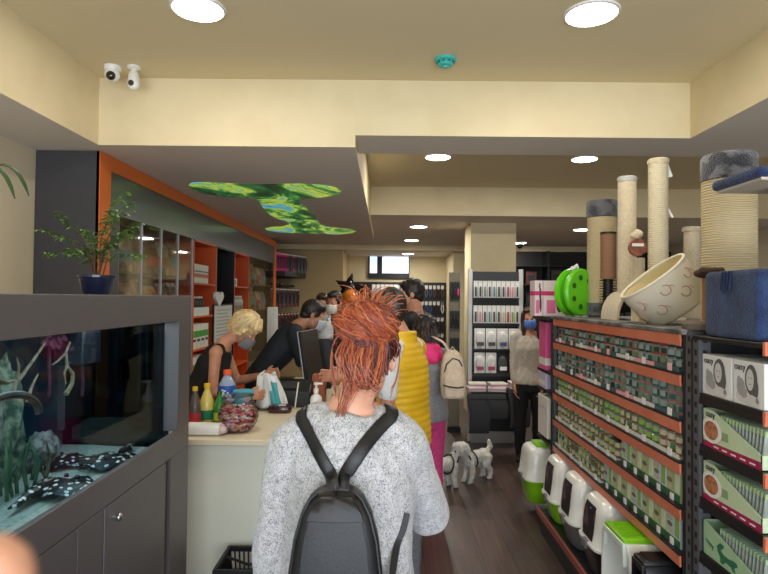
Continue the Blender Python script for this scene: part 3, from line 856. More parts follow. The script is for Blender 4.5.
# bottles
clearp = mat('pet_clear', (196, 196, 192), .15, coat=.5); yel = mat('cap_yellow', (236, 190, 30), .4)
def cb(px, Y, r, h, mats, label, **k):
    q = at(px, 430, Y)
    return bottle((q.x, Y, CT), r, h, mats, label, 'bottle', **k)
cb(194.5, 3.62, .036, .25, [mat('cola_clear', (96, 84, 80), .15, coat=.5), yel, mat('label_red', (190, 44, 60), .5)], 'clear bottle with yellow cap and red label beside the aquarium', neck=.42)
cb(206.5, 3.70, .045, .26, [mat('lemonade', (226, 206, 110), .2, coat=.5), yel, mat('label_green', (26, 120, 90), .5)], 'yellow lemonade bottle with yellow cap and green label', neck=.42)
cb(219, 3.70, .036, .21, [mat('green_bottle', (46, 132, 50), .2, coat=.6), mat('cap_green', (30, 90, 40), .4), mat('label_lime', (190, 206, 60), .5)], 'green bottle between the lemonade and the blue bottle', neck=.4)
t = cb(226.5, 3.80, .058, .335, [mat('soda_clear', (150, 166, 190), .15, coat=.5), mat('cap_orange', (240, 90, 40), .4), mat('label_blue', (40, 90, 180), .45)], 'tall clear soda bottle with orange cap and blue label', neck=.28, lab=(.52, .98))
q = at(226.5, 430, 3.80)
mb = MB()
for k, (u, z, w, hh) in enumerate([(-.7, .148, .012, .034), (-.45, .14, .018, .014), (-.2, .148, .012, .032), (.05, .142, .018, .018), (.3, .148, .01, .03), (.52, .138, .014, .016), (-.1, .172, .03, .01)]):
    a = -PI/2 + u; c0 = V((q.x+.0598*math.cos(a), 3.80+.0598*math.sin(a), CT+z+.035))
    mb.cbox(c0, (w, .002, hh), Matrix.Rotation(u, 3, 'Z') @ Matrix.Rotation(.25, 3, 'Y'))
mb.build('label_script', white, t)
# blue cup behind the jar
p = at(243, 430, 3.72)
t = thing('plastic_tub', 'light blue plastic tub behind the sweet jar', 'tub', (p.x, 3.72, CT))
tb = mat('tub_blue', (86, 180, 204), .4)
MB().lathe((p.x, 3.72, CT), [(.05, 0), (.062, .19), (.066, .19), (.066, .2)], 24).build('body', tb, t)
MB().lathe((p.x, 3.72, CT+.2), [(.068, 0), (.068, .014), (.06, .016)], 24).build('lid', tb, t)
# card terminal / purse, printer, pump bottle, monitor
p = at(280, 415, 4.1)
t = thing('card_case', 'dark burgundy glossy case lying on the counter', 'case', (p.x, 4.1, CT))
MB().oval([(V((p.x, 4.1, CT+z)), V((.085*k, 0, 0)), V((0, .05*k, 0))) for z, k in ((0, .9), (.012, 1), (.034, 1), (.05, .88), (.056, .6))], 24, pw=3.5).build('shell', mat('burgundy', (58, 18, 26), .2, coat=.7), t)
MB().cbox((p.x+.02, 4.07, CT+.056), (.05, .03, .004)).build('badge', steel, t)
p = at(273, 408, 4.3); q = at(309, 408, 4.3); tz = at(290, 390, 4.3).z
t = thing('receipt_printer', 'black receipt printer box on the counter before the polo man', 'printer', ((p.x+q.x)/2, 4.38, CT))
MB().prism([(4.28, CT), (4.55, CT), (4.55, tz+.05), (4.42, tz+.05), (4.28, tz-.01)], 'x', p.x-.01, q.x+.01).build('body', black, t, bev=.008)
MB().cbox(((p.x+q.x)/2-.02, 4.36, tz+.03), (.16, .1, .006), Matrix.Rotation(.4, 3, 'X')).build('lid', darkgrey, t)
MB().tube([(q.x-.08, 4.29, tz+.06), (q.x-.085, 4.26, tz-.02), (q.x-.09, 4.25, CT+.06), (q.x-.095, 4.24, CT+.008)], .005, 6).build('cable', whitep, t)
p = at(316, 412, 4.02)
t = thing('pump_bottle', 'white hand sanitiser pump bottle on the counter', 'pump bottle', (p.x, 4.02, CT))
MB().lathe((p.x, 4.02, CT), [(.036, 0), (.041, .01), (.041, .11), (.034, .13), (.015, .145), (.014, .16)], 24).build('bottle', white, t)
MB().lathe((p.x, 4.02, CT+.158), [(.018, 0), (.018, .025), (.008, .027), (.008, .05), (.016, .052), (.016, .068)], 16).cbox((p.x+.02, 4.02-.01, CT+.22), (.05, .016, .012)).build('pump', white, t)
MB().lathe((p.x, 4.02, CT), [(.0415, .04), (.0415, .085)], 24, cap=False).build('label', mat('lab_yellow', (214, 200, 120), .5), t)
# monitor seen almost from the edge
p = at(312, 330, 4.75); zt = p.z; zb = at(308, 384, 4.75).z
t = thing('monitor', 'till monitor on the counter seen nearly edge on', 'monitor', (p.x, 4.75, CT))
R = Matrix.Rotation(math.radians(81), 3, 'Z') @ Matrix.Rotation(math.radians(-9), 3, 'X')
cc = V((p.x+.0, 4.75, (zt+zb)/2))
MB().cbox(cc, (.46, .03, zt-zb), R).build('back_case', blackm, t, bev=.006)
MB().cbox(cc + R @ V((0, .017, 0)), (.465, .006, zt-zb+.004), R).build('bezel', silver, t)
MB().cbox(cc + R @ V((0, .021, 0)), (.44, .003, zt-zb-.03), R).build('screen', mat('screen_faint_glow', (30, 36, 44), .2, emit=.15), t)  # dark screen colour is also given a faint glow
MB().cbox((p.x, 4.75, CT+.008), (.2, .22, .016)).cbox((p.x+.01, 4.75, CT+.12), (.03, .08, .22)).build('stand', blackm, t)
# orange leaflet box behind pump bottle
p = at(319, 372, 4.55)
carton((p.x+.01, 4.5, CT), (.1, .12, .22), [mat('dark_orange', (150, 74, 30), .5), mat('brown_print', (70, 40, 24), .5)], 'dark orange leaflet box behind the pump bottle', None, [(.2, .6, 0, .6)], 'leaflet_box')
# ================================================================ long shelving run of cat food cans
GX0, GX1, GY0, GY1 = 1.2, 2.0, 2.34, 4.11
GT = 1.535
strip = mat('orange_price_strip', (216, 128, 98), .35, col2=(208, 116, 86), nscale=4)
strip2 = mat('red_brown_strip', (150, 74, 66), .4)
perf = mat('shelf_upright', (84, 86, 90), .4)
gd = thing('shelving_unit', 'long black shelving run with orange price strips and rows of cans', 'shelving', (1.55, 3.2, 0))
def upright(x, y, z, parent, w=.05, d=.05):
    sl = MB().box(x-d/2, x+d/2, y-w/2, y+w/2, 0, z)
    n = int(z/.05)
    for k in range(n):
        zz = .04+k*.05
        sl.box(x-d/2-.0006, x-d/2+.001, y-.008, y+.008, zz, zz+.022, 1)
        sl.box(x-.008, x+.008, y-w/2-.0006, y-w/2+.001, zz, zz+.022, 1)
    return sl.build('upright', [perf, black], parent)
upright(GX0+.03, GY1+.03, 1.53, gd); upright(GX0+.03, GY0-.045, 1.53, gd)
MB().box(1.88, 1.92, GY0-.02, GY1+.02, .0, GT-.02).build('back_panel', darkgrey, gd)
MB().box(GX0+.002, 1.9, GY0-.018, GY0-.002, .1, GT-.02).build('side_panel', blackm, gd)
MB().box(GX0+.06, 1.9, GY1+.002, GY1+.02, .1, GT-.02).build('side_panel', blackm, gd)
marble = mat('grey_top', (128, 126, 122), .6, col2=(70, 70, 72), nscale=9)
MB().box(GX0-.015, GX1+.05, GY0-.03, GY1+.06, GT-.02, GT).build('top_board', marble, gd, bev=.003)
ZS = [1.49, 1.325, 1.137, .968, .785, .60]      # centre height of each orange strip
tagm = mat('price_tag', (232, 228, 226), .5); tagp = mat('price_tag_pink', (236, 178, 184), .5)
rnd = random.Random(11)
for i, z in enumerate(ZS):
    sh = MB().box(GX0-.002, 1.88, GY0, GY1, z+.026, z+.034) if i else MB().box(GX0+.01, 1.88, GY0, GY1, z-.02, z-.012)
    sh = sh.build('shelf', blackm, gd)
    for (y0, y1) in ((GY0+.002, 3.133), (3.137, GY1-.002)):
        MB().prism([(GX0-.006, z-.022), (GX0, z-.022), (GX0, z+.024), (GX0-.010, z+.024)], 'y', y0, y1).build('price_strip', strip, sh, bev=.001)
    if i:
        MB().box(GX0-.012, GX0-.001, GY0, GY1, z+.0245, z+.033).build('lip', blackm, sh)
deck = MB().box(1.10, 1.9, GY0, GY1+.02, .14, .165).build('base_deck', blackm, gd)
MB().box(1.11, 1.9, GY0+.02, GY1, 0, .14).build('plinth', blackm, gd)
MB().box(1.085, 1.10, GY0, GY1+.02, .135, .178).build('base_strip', strip2, deck, bev=.002)

# cat food cans: one of each design, then copies
rim = mat('can_rim', (176, 178, 178), .3, metal=.8)
def can_mesh(name, r, h, base, patch, band, patch2=None):
    mb = MB(); n = 18
    prof = [(r*.92, 0), (r, h*.05), (r, h*.10), (r, h*.36), (r, h*.90), (r, h*.95), (r*.92, h), (r*.86, h*.97)]
    rs = [[V((rr*math.cos(2*PI*j/n), rr*math.sin(2*PI*j/n), z)) for j in range(n)] for rr, z in prof]
    mb.rings(rs, [3, 3, 2, 0, 3, 3, 3])
    for i, f in enumerate(mb.f):
        if mb.fm[i] == 0:
            c = sum((mb.v[a] for a in f), V()) / len(f); a = math.atan2(c.y, -c.x)
            if abs(a) < .75: mb.fm[i] = 1
            elif patch2 is not None and abs(a) < 1.2: mb.fm[i] = 4
    return mb.mesh(name, [base, patch, band, rim] + ([patch2] if patch2 else []))
K = lambda n, c: mat('can_' + n, c, .45)
teal_, dkg, wht, red_, grn, lime, crm, brn, org_, pnk = (K('teal', (44, 86, 86)), K('darkgreen', (26, 52, 44)), K('white', (222, 224, 216)), K('red', (180, 50, 48)), K('green', (70, 120, 62)),
    K('lime', (140, 172, 86)), K('cream', (190, 182, 152)), K('brown', (120, 84, 58)), K('orange', (206, 120, 60)), K('pink', (206, 130, 140)))
lab_row = ['top', 'second', 'third', 'fourth', 'lowest']
CR, CH = .0335, .042
ncol = 24
sl1 = K('slate', (136, 152, 146)); sl2 = K('moss', (104, 122, 100)); dred = K('dark_red', (126, 56, 52))
designs = {0: [(teal_, sl1, dkg, 'teal'), (dkg, sl2, dred, 'dark green and red')], 1: [(dkg, sl1, teal_, 'dark green'), (teal_, sl2, K('rose', (150, 92, 96)), 'teal and pink')],
           2: [(grn, crm, brn, 'green and brown'), (K('sage', (150, 160, 124)), lime, grn, 'sage and green')], 3: [(lime, crm, brn, 'lime green'), (brn, crm, grn, 'brown and green')],
           4: [(crm, brn, grn, 'cream and brown'), (teal_, crm, lime, 'teal and lime')]}
proto = {}
def can(row, d, x, y, z):
    key = (row, d)
    desc = designs[row][d][3]
    lab = 'small %s cat food can stacked on the %s can shelf' % (desc, lab_row[row])
    grp = '%s cans on the %s can shelf' % (desc, lab_row[row])
    if key not in proto:
        a = designs[row][d]
        proto[key] = can_mesh('cat_food_can', CR, CH, a[0], a[1], a[2])
    o = bpy.data.objects.new('cat_food_can', proto[key]); COL.objects.link(o)
    o.location = (x, y, z); o.rotation_euler = (0, 0, rnd.uniform(-.5, .5))
    setp(o, lab, 'can', grp)
pit = (GY1-.03 - (GY0+.03)) / ncol
for row in range(5):
    z0 = ZS[row+1] + .034
    tall = 3
    for c in range(ncol):
        y = GY0+.03 + pit*(c+.5)
        if row >= 3 and y < (2.98 if row == 3 else 3.22): continue      # boxes stand there
        d = ((c // (2 if row < 2 else 3)) + row) % 2
        hs = tall - (1 if (row == 3 and c in (9, 10)) else 0)
        for k in range(hs): can(row, d, GX0+.045, y + rnd.uniform(-.001, .001), z0 + .004 + k*(CH+.0005))
# cardboard trays the cans stand in (low printed fronts), with their price tags
trm = [mat('tray_teal', (60, 92, 92), .6), mat('tray_rose', (214, 160, 160), .6), mat('tray_pale', (206, 208, 200), .6), mat('tray_green', (52, 104, 58), .6)]
for row in range(5):
    z0 = ZS[row+1] + .034
    for k in range(8):
        y0 = GY0+.03 + k*(GY1-GY0-.06)/8; y1 = y0 + (GY1-GY0-.06)/8 - .004
        if row >= 3 and y0 < (2.95 if row == 3 else 3.2): continue
        cm = trm[[(k+row) % 3, (k*2) % 3, 2, 3, 2][row] if row != 3 else 2]
        t = thing('cardboard_tray', 'low cardboard tray under the cans on the %s can shelf' % lab_row[row], 'tray', (GX0+.045, (y0+y1)/2, z0), 0, 'low trays on the %s can shelf' % lab_row[row])
        mb = MB().box(GX0+.0, GX0+.085, y0, y1, z0, z0+.0035); mb.box(GX0+.0015, GX0+.004, y0, y1, z0+.0035, z0+.018)
        mb.build('tray_sheet', cm, t)
        MB().box(GX0-.003, GX0+.0, y0+.05+.03*(k % 2), y0+.085+.03*(k % 2), z0-.002, z0+.030).build('price_tag', [tagm, tagp][(k+row) % 3 == 0 and row < 2], t)
# multipacks: green and white cartons standing upright with a window of cans
g1 = K('boxgreen', (166, 190, 130)); g2 = K('boxdark', (44, 92, 50)); cat_ = K('photo', (120, 104, 86))
def multipack(y, w, h, z, row, kind, side):
    names = [('pale green', 'blue grey'), ('cream', 'green')]
    c = V((GX0+.05, y, z)); lab = '%s multipack carton with dark green foot on the %s can shelf' % (('pale green', 'blue white')[kind], lab_row[row])
    t = thing('multipack_carton', lab, 'box', c, 0, '%s multipacks on the %s can shelf' % (('pale green', 'blue white')[kind], lab_row[row]))
    base = g1 if kind == 0 else K('boxblue', (186, 202, 208))
    MB().box(c.x-.04, c.x+.08, y-w/2, y+w/2, z, z+h).build('body', base, t, bev=.002)
    MB().box(c.x-.0415, c.x-.039, y-w/2, y+w/2, z+.002, z+h*.26).build('foot_band', g2, t)
    for k in range(3): MB().oval([(V((c.x-.0405, y+w*.22, z+h*(.42+.2*k))), V((.0001, 0, 0)), V((0, .0001, 0))), (V((c.x-.0425, y+w*.22, z+h*(.42+.2*k))), V((0, w*.2, 0)), V((0, 0, h*.085)))], 12).build('can_picture', cat_ if k % 2 else crm, t)
    MB().box(c.x-.0415, c.x-.039, y-w*.46, y-w*.16, z+h*.32, z+h*.94).build('side_panel', K('panel', (206, 208, 186)) if kind == 0 else lime, t)
    MB().box(c.x-.046, c.x-.0425, y-.012, y+.016, z, z+.028).build('price_tag', tagm, t)
for row, yend in ((3, 2.98), (4, 3.22)):
    z0 = ZS[row+1]+.034; w = .112; n = int((yend-GY0-.03)/(w+.006))
    for k in range(n): multipack(GY0+.035+w/2+k*(w+.006), w, .125, z0, row, (k+row) % 3 == 1, k)
# one can carton torn open on the far end of the lowest shelf
carton((GX0+.06, GY1-.065, ZS[4]+.034), (.1, .055, .12), [K('carton_brown', (126, 108, 90)), wht], 'plain brown carton at the far end of the fourth can shelf', None, [(.1, .3, 0, .8)]) if False else None

# ================================================================ carriers and litter boxes on the base deck
cwh = mat('carrier_white', (232, 232, 226), .22, coat=.3); lim = mat('lime_plastic', (128, 196, 24), .3, coat=.2); blk = mat('carrier_black', (24, 24, 26), .3)
gry = mat('carrier_grey', (108, 104, 102), .35); photo = mat('photo_dark', (26, 24, 28), .4, col2=(96, 74, 74), nscale=14, lo=.5, hi=.62)
paw = mat('paw_mark', (150, 150, 190), .5)
def carrier(y, w, d, h, z, split, m_top, m_bot, label, photo_on=True, x0=1.105, paws=False):
    """hooded litter box / pet carrier facing the aisle (-X)"""
    cx = x0 + d/2
    t = thing('pet_carrier', label, 'pet carrier', (cx, y, z))
    hb = h*split
    secs = [(V((cx, y, z+q*hb)), V((d/2*k, 0, 0)), V((0, w/2*k, 0))) for q, k in ((0, .80), (.06, .84), (.9, .97), (.92, 1.02), (1, 1.02))]
    MB().oval(secs, 28, pw=4.5).build('lower_shell', m_bot, t, sharp=50)
    pr = ((0, 1.03), (.05, 1.03), (.08, .985), (.45, .955), (.75, .925), (.88, .88), (.96, .79), (1, .64))
    secs = [(V((cx+.01*q, y, z+hb+q*(h-hb))), V((d/2*k, 0, 0)), V((0, w/2*k, 0))) for q, k in pr]
    MB().oval(secs, 36, pw=5.5).build('hood', m_top, t, sharp=50)
    if photo_on:
        # dark photo card on the aisle side, following the hood
        def xs(s_):
            for (q0, k0), (q1, k1) in zip(pr, pr[1:]):
                if q0 <= s_ <= q1: kk = k0+(k1-k0)*(s_-q0)/(q1-q0); return cx+.01*s_ - d/2*kk - .0015
        vs = []; fs = []
        for i, s_ in enumerate((.12, .3, .5, .7, .84)):
            wd = w*(.24 if 0 < i < 4 else .21)
            vs += [(xs(s_), y-wd, z+hb+s_*(h-hb)), (xs(s_), y+wd, z+hb+s_*(h-hb)), (xs(s_)+.012, y+wd, z+hb+s_*(h-hb)), (xs(s_)+.012, y-wd, z+hb+s_*(h-hb))]
        T = MB(); T.rings([vs[i*4:i*4+4] for i in range(5)])
        T.build('photo_card', photo, t)
    MB().box(cx-d/2*1.05-.008, cx-d/2*.9, y-.03, y+.03, z+hb-.025, z+hb+.02).build('clip', gry, t, bev=.004)
    for s in (-1, 1): MB().box(cx-.03, cx+.03, y+s*w/2*1.0-.012, y+s*w/2*1.0+.012, z+hb-.02, z+hb+.018).build('side_clip', m_bot, t, bev=.003)
    if paws:
        mb = MB()
        for (dx, dz) in ((.0, .10), (.05, .115), (.09, .09), (-.04, .08)):
            mb.ell((cx+dx, y-w/2*.955, z+hb+dz-.02), (.008, .006, .009), nu=8, nv=5)
            for q in (-1, 0, 1): mb.ell((cx+dx+q*.008, y-w/2*.955, z+hb+dz-.006), (.003, .005, .004), nu=6, nv=4)
        mb.build('paw_print', paw, t)
    return t
DZ = .165
carrier(3.95, .325, .42, .415, DZ, .34, cwh, lim, 'white carrier with lime green base, nearest the far shelf end')
carrier(3.565, .325, .42, .415, DZ, .36, cwh, gry, 'white carrier with grey base between the lime based and black based ones')
carrier(3.17, .335, .42, .415, DZ, .40, cwh, blk, 'white carrier with black base and paw prints on its side', paws=True)
# litter box with a lime lid and open front
def litter_house(y, w, d, h, z, label, m_body, m_lid):
    x0 = 1.10; cx = x0+d/2
    t = thing('litter_box', label, 'litter box', (cx, y, z))
    n = 14; th = .012
    def arch(s, k=1.0):
        a, b2 = w/2*s*k, h*s
        pts = [(y-a, z), (y-a*.97, z+h*.6*s), (y-a*.90, z+h*.86*s), (y-a*.72, z+h*.95*s), (y+a*.72, z+h*.95*s), (y+a*.90, z+h*.86*s), (y+a*.97, z+h*.6*s), (y+a, z)]
        return pts
    o_, i_ = arch(1.0), arch(.88)
    mb = MB(); vs = []
    for x, k in ((x0, 0), (x0+d, 0)):
        vs += [(x, p[0], p[1]) for p in o_] + [(x, p[0], p[1]) for p in i_]
    fs = []
    for j in range(7):
        fs += [(j, j+1, 8+j+1, 8+j), (j, 16+j, 16+j+1, j+1), (8+j, 8+j+1, 24+j+1, 24+j), (16+j, 24+j, 24+j+1, 16+j+1)]
    fs += [(24, 25, 26, 27, 28, 29, 30, 31)]
    mb.add(vs, fs).build('hood', m_body, t, bev=.008, seg=3)
    MB().box(x0-.02, x0+d, y-w/2*1.02, y+w/2*1.02, z, z+.09).build('tray', m_body, t, bev=.012)
    lid = MB().prism([(y-w*.33, z+h*.945), (y-w*.30, z+h*1.0), (y+w*.30, z+h*1.0), (y+w*.33, z+h*.945)], 'x', x0-.006, x0+d*.75)
    L = lid.build('lid', m_lid, t, bev=.006)
    mb = MB()
    for k in range(8): mb.box(x0+.02, x0+d*.7, y-w*.27+k*w*.072, y-w*.27+k*w*.072+.008, z+h*1.0-.001, z+h*1.0+.004)
    mb.build('grip_rib', m_lid, L)
    MB().prism([(y-w*.36, z+h*.7), (y-w*.33, z+h*.955), (y+w*.33, z+h*.955), (y+w*.36, z+h*.7), (y+w*.31, z+h*.7), (y+w*.28, z+h*.89), (y-w*.28, z+h*.89), (y-w*.31, z+h*.7)], 'x', x0-.012, x0+.01).build('front_arch', m_lid if m_lid is blk else mat('pale_arch', (222, 234, 222), .25, coat=.3), t, bev=.003)
    return t
litter_house(2.765, .36, .40, .395, DZ, 'white litter house with lime green ribbed lid on the base deck', cwh, lim)
litter_house(2.50, .155, .36, .385, DZ, 'black ribbed carrier at the near end of the base deck', blk, blk)
carrier(4.55, .36, .34, .41, .10, .42, cwh, lim, 'white and lime carrier standing alone beyond the shelf end', photo_on=False, x0=1.08)
o = [o for o in bpy.data.objects if o.get('label', '').startswith('white and lime carrier standing')][0]
MB().box(1.17, 1.33, 4.47, 4.63, .508, .535).build('handle', lim, o, bev=.01)

# ================================================================ end shelves at both ends of the run
ec = thing('shelving_unit', 'black end shelf nearest the camera stacked with cat food boxes', 'shelving', (1.65, 2.08, 0))
EY0, EY1 = 1.84, 2.27
MB().box(1.2, 2.1, EY1-.012, EY1, .05, 1.505).build('back_panel', blackm, ec)
upright(1.225, EY1-.03, 1.515, ec, .045, .045); upright(2.075, EY1-.03, 1.515, ec, .045, .045)
EZ = [1.30, 1.105, .905, .70]
MB().box(1.2, 2.1, EY0, EY1-.01, 1.50, 1.518).build('top_board', blackm, ec, bev=.003)
MB().box(1.2, 2.1, EY0-.012, EY0, 1.478, 1.522).build('price_strip', strip, ec)
for z in EZ:
    s_ = MB().box(1.205, 2.095, EY0, EY1-.01, z-.02, z).build('shelf', blackm, ec)
    MB().prism([(EY0-.010, z-.045), (EY0, z-.045), (EY0, z), (EY0-.014, z)], 'x', 1.2, 2.1).build('price_strip', strip, s_)
    MB().prism([(EY0+.002, z-.036), (EY1-.05, z-.042), (EY1-.05, z-.02), (EY0+.002, z-.02)], 'x', 1.203, 1.213).build('bracket', blackm, s_)
MB().box(1.2, 2.1, EY0-.05, EY1-.01, .0, .14).build('plinth', blackm, ec)
# ---- white boxes with a printed girl and cat
wbx = mat('box_white', (226, 228, 226), .5); p_sk = mat('print_light', (206, 204, 202), .6); p_dk = mat('print_dark', (92, 92, 95), .6); p_md = mat('print_mid', (158, 158, 160), .6); p_ft = mat('print_faint', (140, 136, 134), .6)
inkm = mat('print_ink', (40, 42, 46), .6)
def picture_box(y0, y1, x0, x1, z, h, label, who=0):
    t = thing('cat_food_box', label, 'box', ((x0+x1)/2, (y0+y1)/2, z))
    MB().box(x0, x1, y0, y1, z, z+h).build('body', wbx, t, bev=.002)
    L = y1-y0
    def P(u, v, e=.0008): return V((x0-e, y1-u*L, z+v*h))     # u runs towards the camera
    def blob2(name, shapes, m, e):
        mb = MB()
        for i_, (u, v, a, b2) in enumerate(shapes):
            n = 22; c = P(u, v, e + i_*.00004)
            ring = [c + V((0, math.cos(2*PI*k/n)*a*L, math.sin(2*PI*k/n)*b2*h)) for k in range(n)]
            mb.add(ring, [tuple(range(n))])
        return mb.build(name, m, t)
    blob2('printed_hair', [(.60, .60, .20, .34), (.71, .42, .12, .26)], p_dk, .0006)
    blob2('printed_shoulders', [(.60, .14, .26, .13), (.3, .2, .2, .14)], p_sk, .0009)
    blob2('printed_face', [(.57, .60, .12, .24)], p_sk, .0012)
    blob2('printed_cat', [(.27, .40, .14, .2), (.20, .52, .06, .12), (.36, .28, .12, .12)], p_md, .0010)
    blob2('printed_features', [(.53, .64, .018, .02), (.62, .64, .018, .02), (.575, .50, .04, .012), (.8, .17, .05, .06), (.24, .44, .02, .03)], p_ft, .0015)
    lettering('oasy', .034*h/.15, basis(P(.24, .85, .0016), (0, -1, 0), (0, 0, 1)), inkm, t)
    return t
picture_box(2.03, 2.215, 1.215, 1.42, EZ[0], .150, 'white box printed with a girl, at the back of the top end shelf', 0)
picture_box(1.855, 2.02, 1.215, 1.42, EZ[0], .150, 'white box printed with a girl, at the front of the top end shelf', 1)
picture_box(1.87, 2.2, 1.45, 1.7, EZ[0], .15, 'white printed box standing right of the girl boxes on the top end shelf')
# ---- sloped display trays with rows of pouches
tgreen = mat('tray_pale_green', (196, 214, 178), .55); tpink = mat('tray_magenta', (160, 30, 76), .5); tmint = mat('tray_mint', (164, 196, 158), .55); dgreen = mat('print_green', (46, 110, 78), .55)
plate = mat('plate_white', (236, 234, 228), .5); food = mat('food_print', (190, 130, 92), .6, col2=(150, 90, 60), nscale=60)
pmS = mat('pouch_silver', (176, 182, 176), .3, col2=(150, 160, 150), nscale=20, metal=.2); pmG = mat('pouch_green', (176, 202, 150), .35); pmP = mat('pouch_pink', (190, 60, 100), .4)
def pouch_mesh(w, h, d):
    mb = MB(); secs = []
    for q, k, b2 in ((0, .96, .5), (.05, 1, .9), (.2, 1, 1), (.6, 1, .8), (.85, 1, .35), (.9, 1, .1), (1, 1, .08)):
        secs.append((V((0, 0, q*h)), V((w/2*k, 0, 0)), V((0, d/2*b2, 0))))
    mb.oval(secs, 16, pw=3, m=0)
    return mb
def pouch(x, y, z, label, group, w=.095, h=.135, tilt=.18, top=pmG):
    t = thing('pet_food_pouch', label, 'pouch', (x, y, z), 0, group)
    mb = pouch_mesh(w, h, .016); mb.v = [Matrix.Rotation(tilt, 3, 'X') @ p for p in mb.v]
    mb.build('bag', pmS, t, local=True)
    R = Matrix.Rotation(tilt, 4, 'X')
    q = MB(); q.T = R; q.box(-w*.5, w*.5, -.0035, .0035, h*.86, h*.99); q.build('seal', top, t, local=True)
    q = MB(); q.T = R; q.box(-w*.48, w*.48, -.0095, -.006, h*.06, h*.2); q.build('print_band', pmP if top is pmG else dgreen, t, local=True)
    o = lettering('oasy', .03, R @ basis((0, -.0088, h*.66), (1, 0, 0), (0, 0, 1)), inkm, t) if y < EY0+.04 else None
    if o: o.data.transform(wm(t)); o.data.transform(Matrix.Identity(4))
    return t
def sloped_tray(z, lv, hi, lo_, mint):
    x0, x1, y0, y1 = 1.212, 1.325, 1.865, 2.205
    t = thing('display_tray', ('mint green sloped display tray with a printed cat on the low end shelf' if mint else 'pale green and magenta sloped display tray on the %s end shelf' % lv), 'tray', ((x0+x1)/2, (y0+y1)/2, z))
    prof = [(y1, z), (y0, z), (y0, z+lo_), (y1-.07, z+hi), (y1, z+hi)]
    if mint: prof = [(y1, z), (y0, z), (y0, z+lo_), (y1-.02, z+hi), (y1, z+hi)]
    for x in (x0, x1-.003): MB().prism(prof, 'x', x, x+.003).build('side_wall', tmint if mint else tgreen, t)
    mb = MB(); mb.box(x0, x1, y0, y1, z, z+.003); mb.box(x0, x1, y0, y0+.003, z, z+lo_); mb.box(x0, x1, y1-.003, y1, z, z+hi)
    mb.build('tray_sheet', tmint if mint else tgreen, t)
    e = .0008
    if not mint:
        mg = MB().prism([(y1, z+.001), (y0, z+.001), (y0, z+.028), (y1, z+.022)], 'x', x0-e, x0+.001)
        for k in range(5): mg.box(x0-.0014, x0, y0+.03+k*.052, y0+.06+k*.052, z+.009, z+.014, 1)
        mg.build('magenta_band', [tpink, wbx], t)
        n = 22; c = V((x0-.0012, y1-.055, z+.066))
        clip = lambda p: V((p.x, min(p.y, y1-.001), p.z))
        MB().add([clip(c+V((0, .068*math.cos(2*PI*k/n), -.0+.046*math.sin(2*PI*k/n)))) for k in range(n)], [tuple(range(n))]).build('printed_plate', plate, t)
        c.x -= .0005
        MB().add([clip(c+V((0, .046*math.cos(2*PI*k/n), .034*math.sin(2*PI*k/n)))) for k in range(n)], [tuple(range(n))]).build('printed_food', food, t)
        lettering('oasy', .034, basis((x0-.0018, y1-.05, z+hi-.016), (0, -1, 0), (0, 0, 1)), inkm, t)
        MB().add([(x0-.001, y1-.14-.02*k+(.02 if j in (0, 3) else -.02), z+.045+.02*k*0+(.0 if j < 2 else .03)) for k in range(1) for j in range(4)], [(0, 1, 2, 3)]).build('printed_herbs', mat('herb_print', (140, 164, 120), .6), t)
    else:
        # printed green cat outline: curled tail, back and head
        mb = MB(); cat_pts = [(.30, .62), (.36, .80), (.44, .78), (.42, .66), (.37, .55), (.44, .46), (.54, .46), (.62, .52), (.68, .50), (.70, .40), (.64, .30), (.66, .14), (.61, .14), (.57, .24), (.47, .26), (.42, .12), (.37, .12), (.37, .3), (.32, .44)]
        L = y1-y0
        mb.prism([(y1-u*L*.9, z+v*hi*.8) for u, v in cat_pts], 'x', x0-.0014, x0)
        mb.build('printed_cat', dgreen, t)
        lettering('oasy', .03, basis((x0-.001, y1-.045, z+hi*.42), (0, -1, -.25), (0, .0, 1)), dgreen, t)
    n = 14
    for k in range(n):
        y = y0+.018 + k*(y1-y0-.075)/n
        pouch((x0+x1)/2, y, z+.004, 'pouch standing in the %s sloped display tray' % ('mint green' if mint else '%s pale green' % lv), 'pouches in the %s display tray' % ('mint green' if mint else '%s pale green' % lv), top=tmint if mint else pmG, h=.128 if not mint else .125)
sloped_tray(EZ[1], 'second', .140, .05, False)
sloped_tray(EZ[2], 'third', .142, .05, False)
sloped_tray(EZ[3], 'low', .125, .045, True)
for z, lv in ((EZ[1], 'second'), (EZ[2], 'third'), (EZ[3], 'fourth')):
    carton((1.45, 2.0, z), (.18, .28, .14), [tgreen, tpink], 'pale green carton right of the display tray on the %s end shelf' % lv, None, [(.0, .2, 0, 1)], 'cat_food_box')
# far end shelf
fe = thing('shelving_unit', 'black end shelf at the far end with pink and white packs', 'shelving', (1.55, 4.33, 0))
MB().box(1.2, 1.95, 4.17, 4.185, .05, 1.53).build('back_panel', blackm, fe)
MB().box(1.17, 1.95, 4.185, 4.60, 1.50, 1.525).build('top_board', blackm, fe)
for z in (1.12, .98, .60): MB().box(1.2, 1.95, 4.185, 4.56, z-.02, z).build('shelf', blackm, fe)
MB().box(1.25, 1.95, 4.185, 4.36, 0, .12).build('plinth', blackm, fe)
pinkb = mat('pack_pink', (226, 90, 150), .4); lav = mat('pack_lilac', (196, 190, 214), .4)
carton((1.24, 4.42, 1.12), (.08, .18, .36), [pinkb, whiteb], 'tall pink pack on the far end shelf beside the masked woman', None, [(.1, .25, 0, 1)], 'pet_pack', 'pack')
carton((1.24, 4.42, .98), (.08, .2, .115), [lav, whiteb], 'lilac pack under the tall pink pack on the far end shelf', None, [(.2, .5, 0, .8)], 'pet_pack', 'pack')
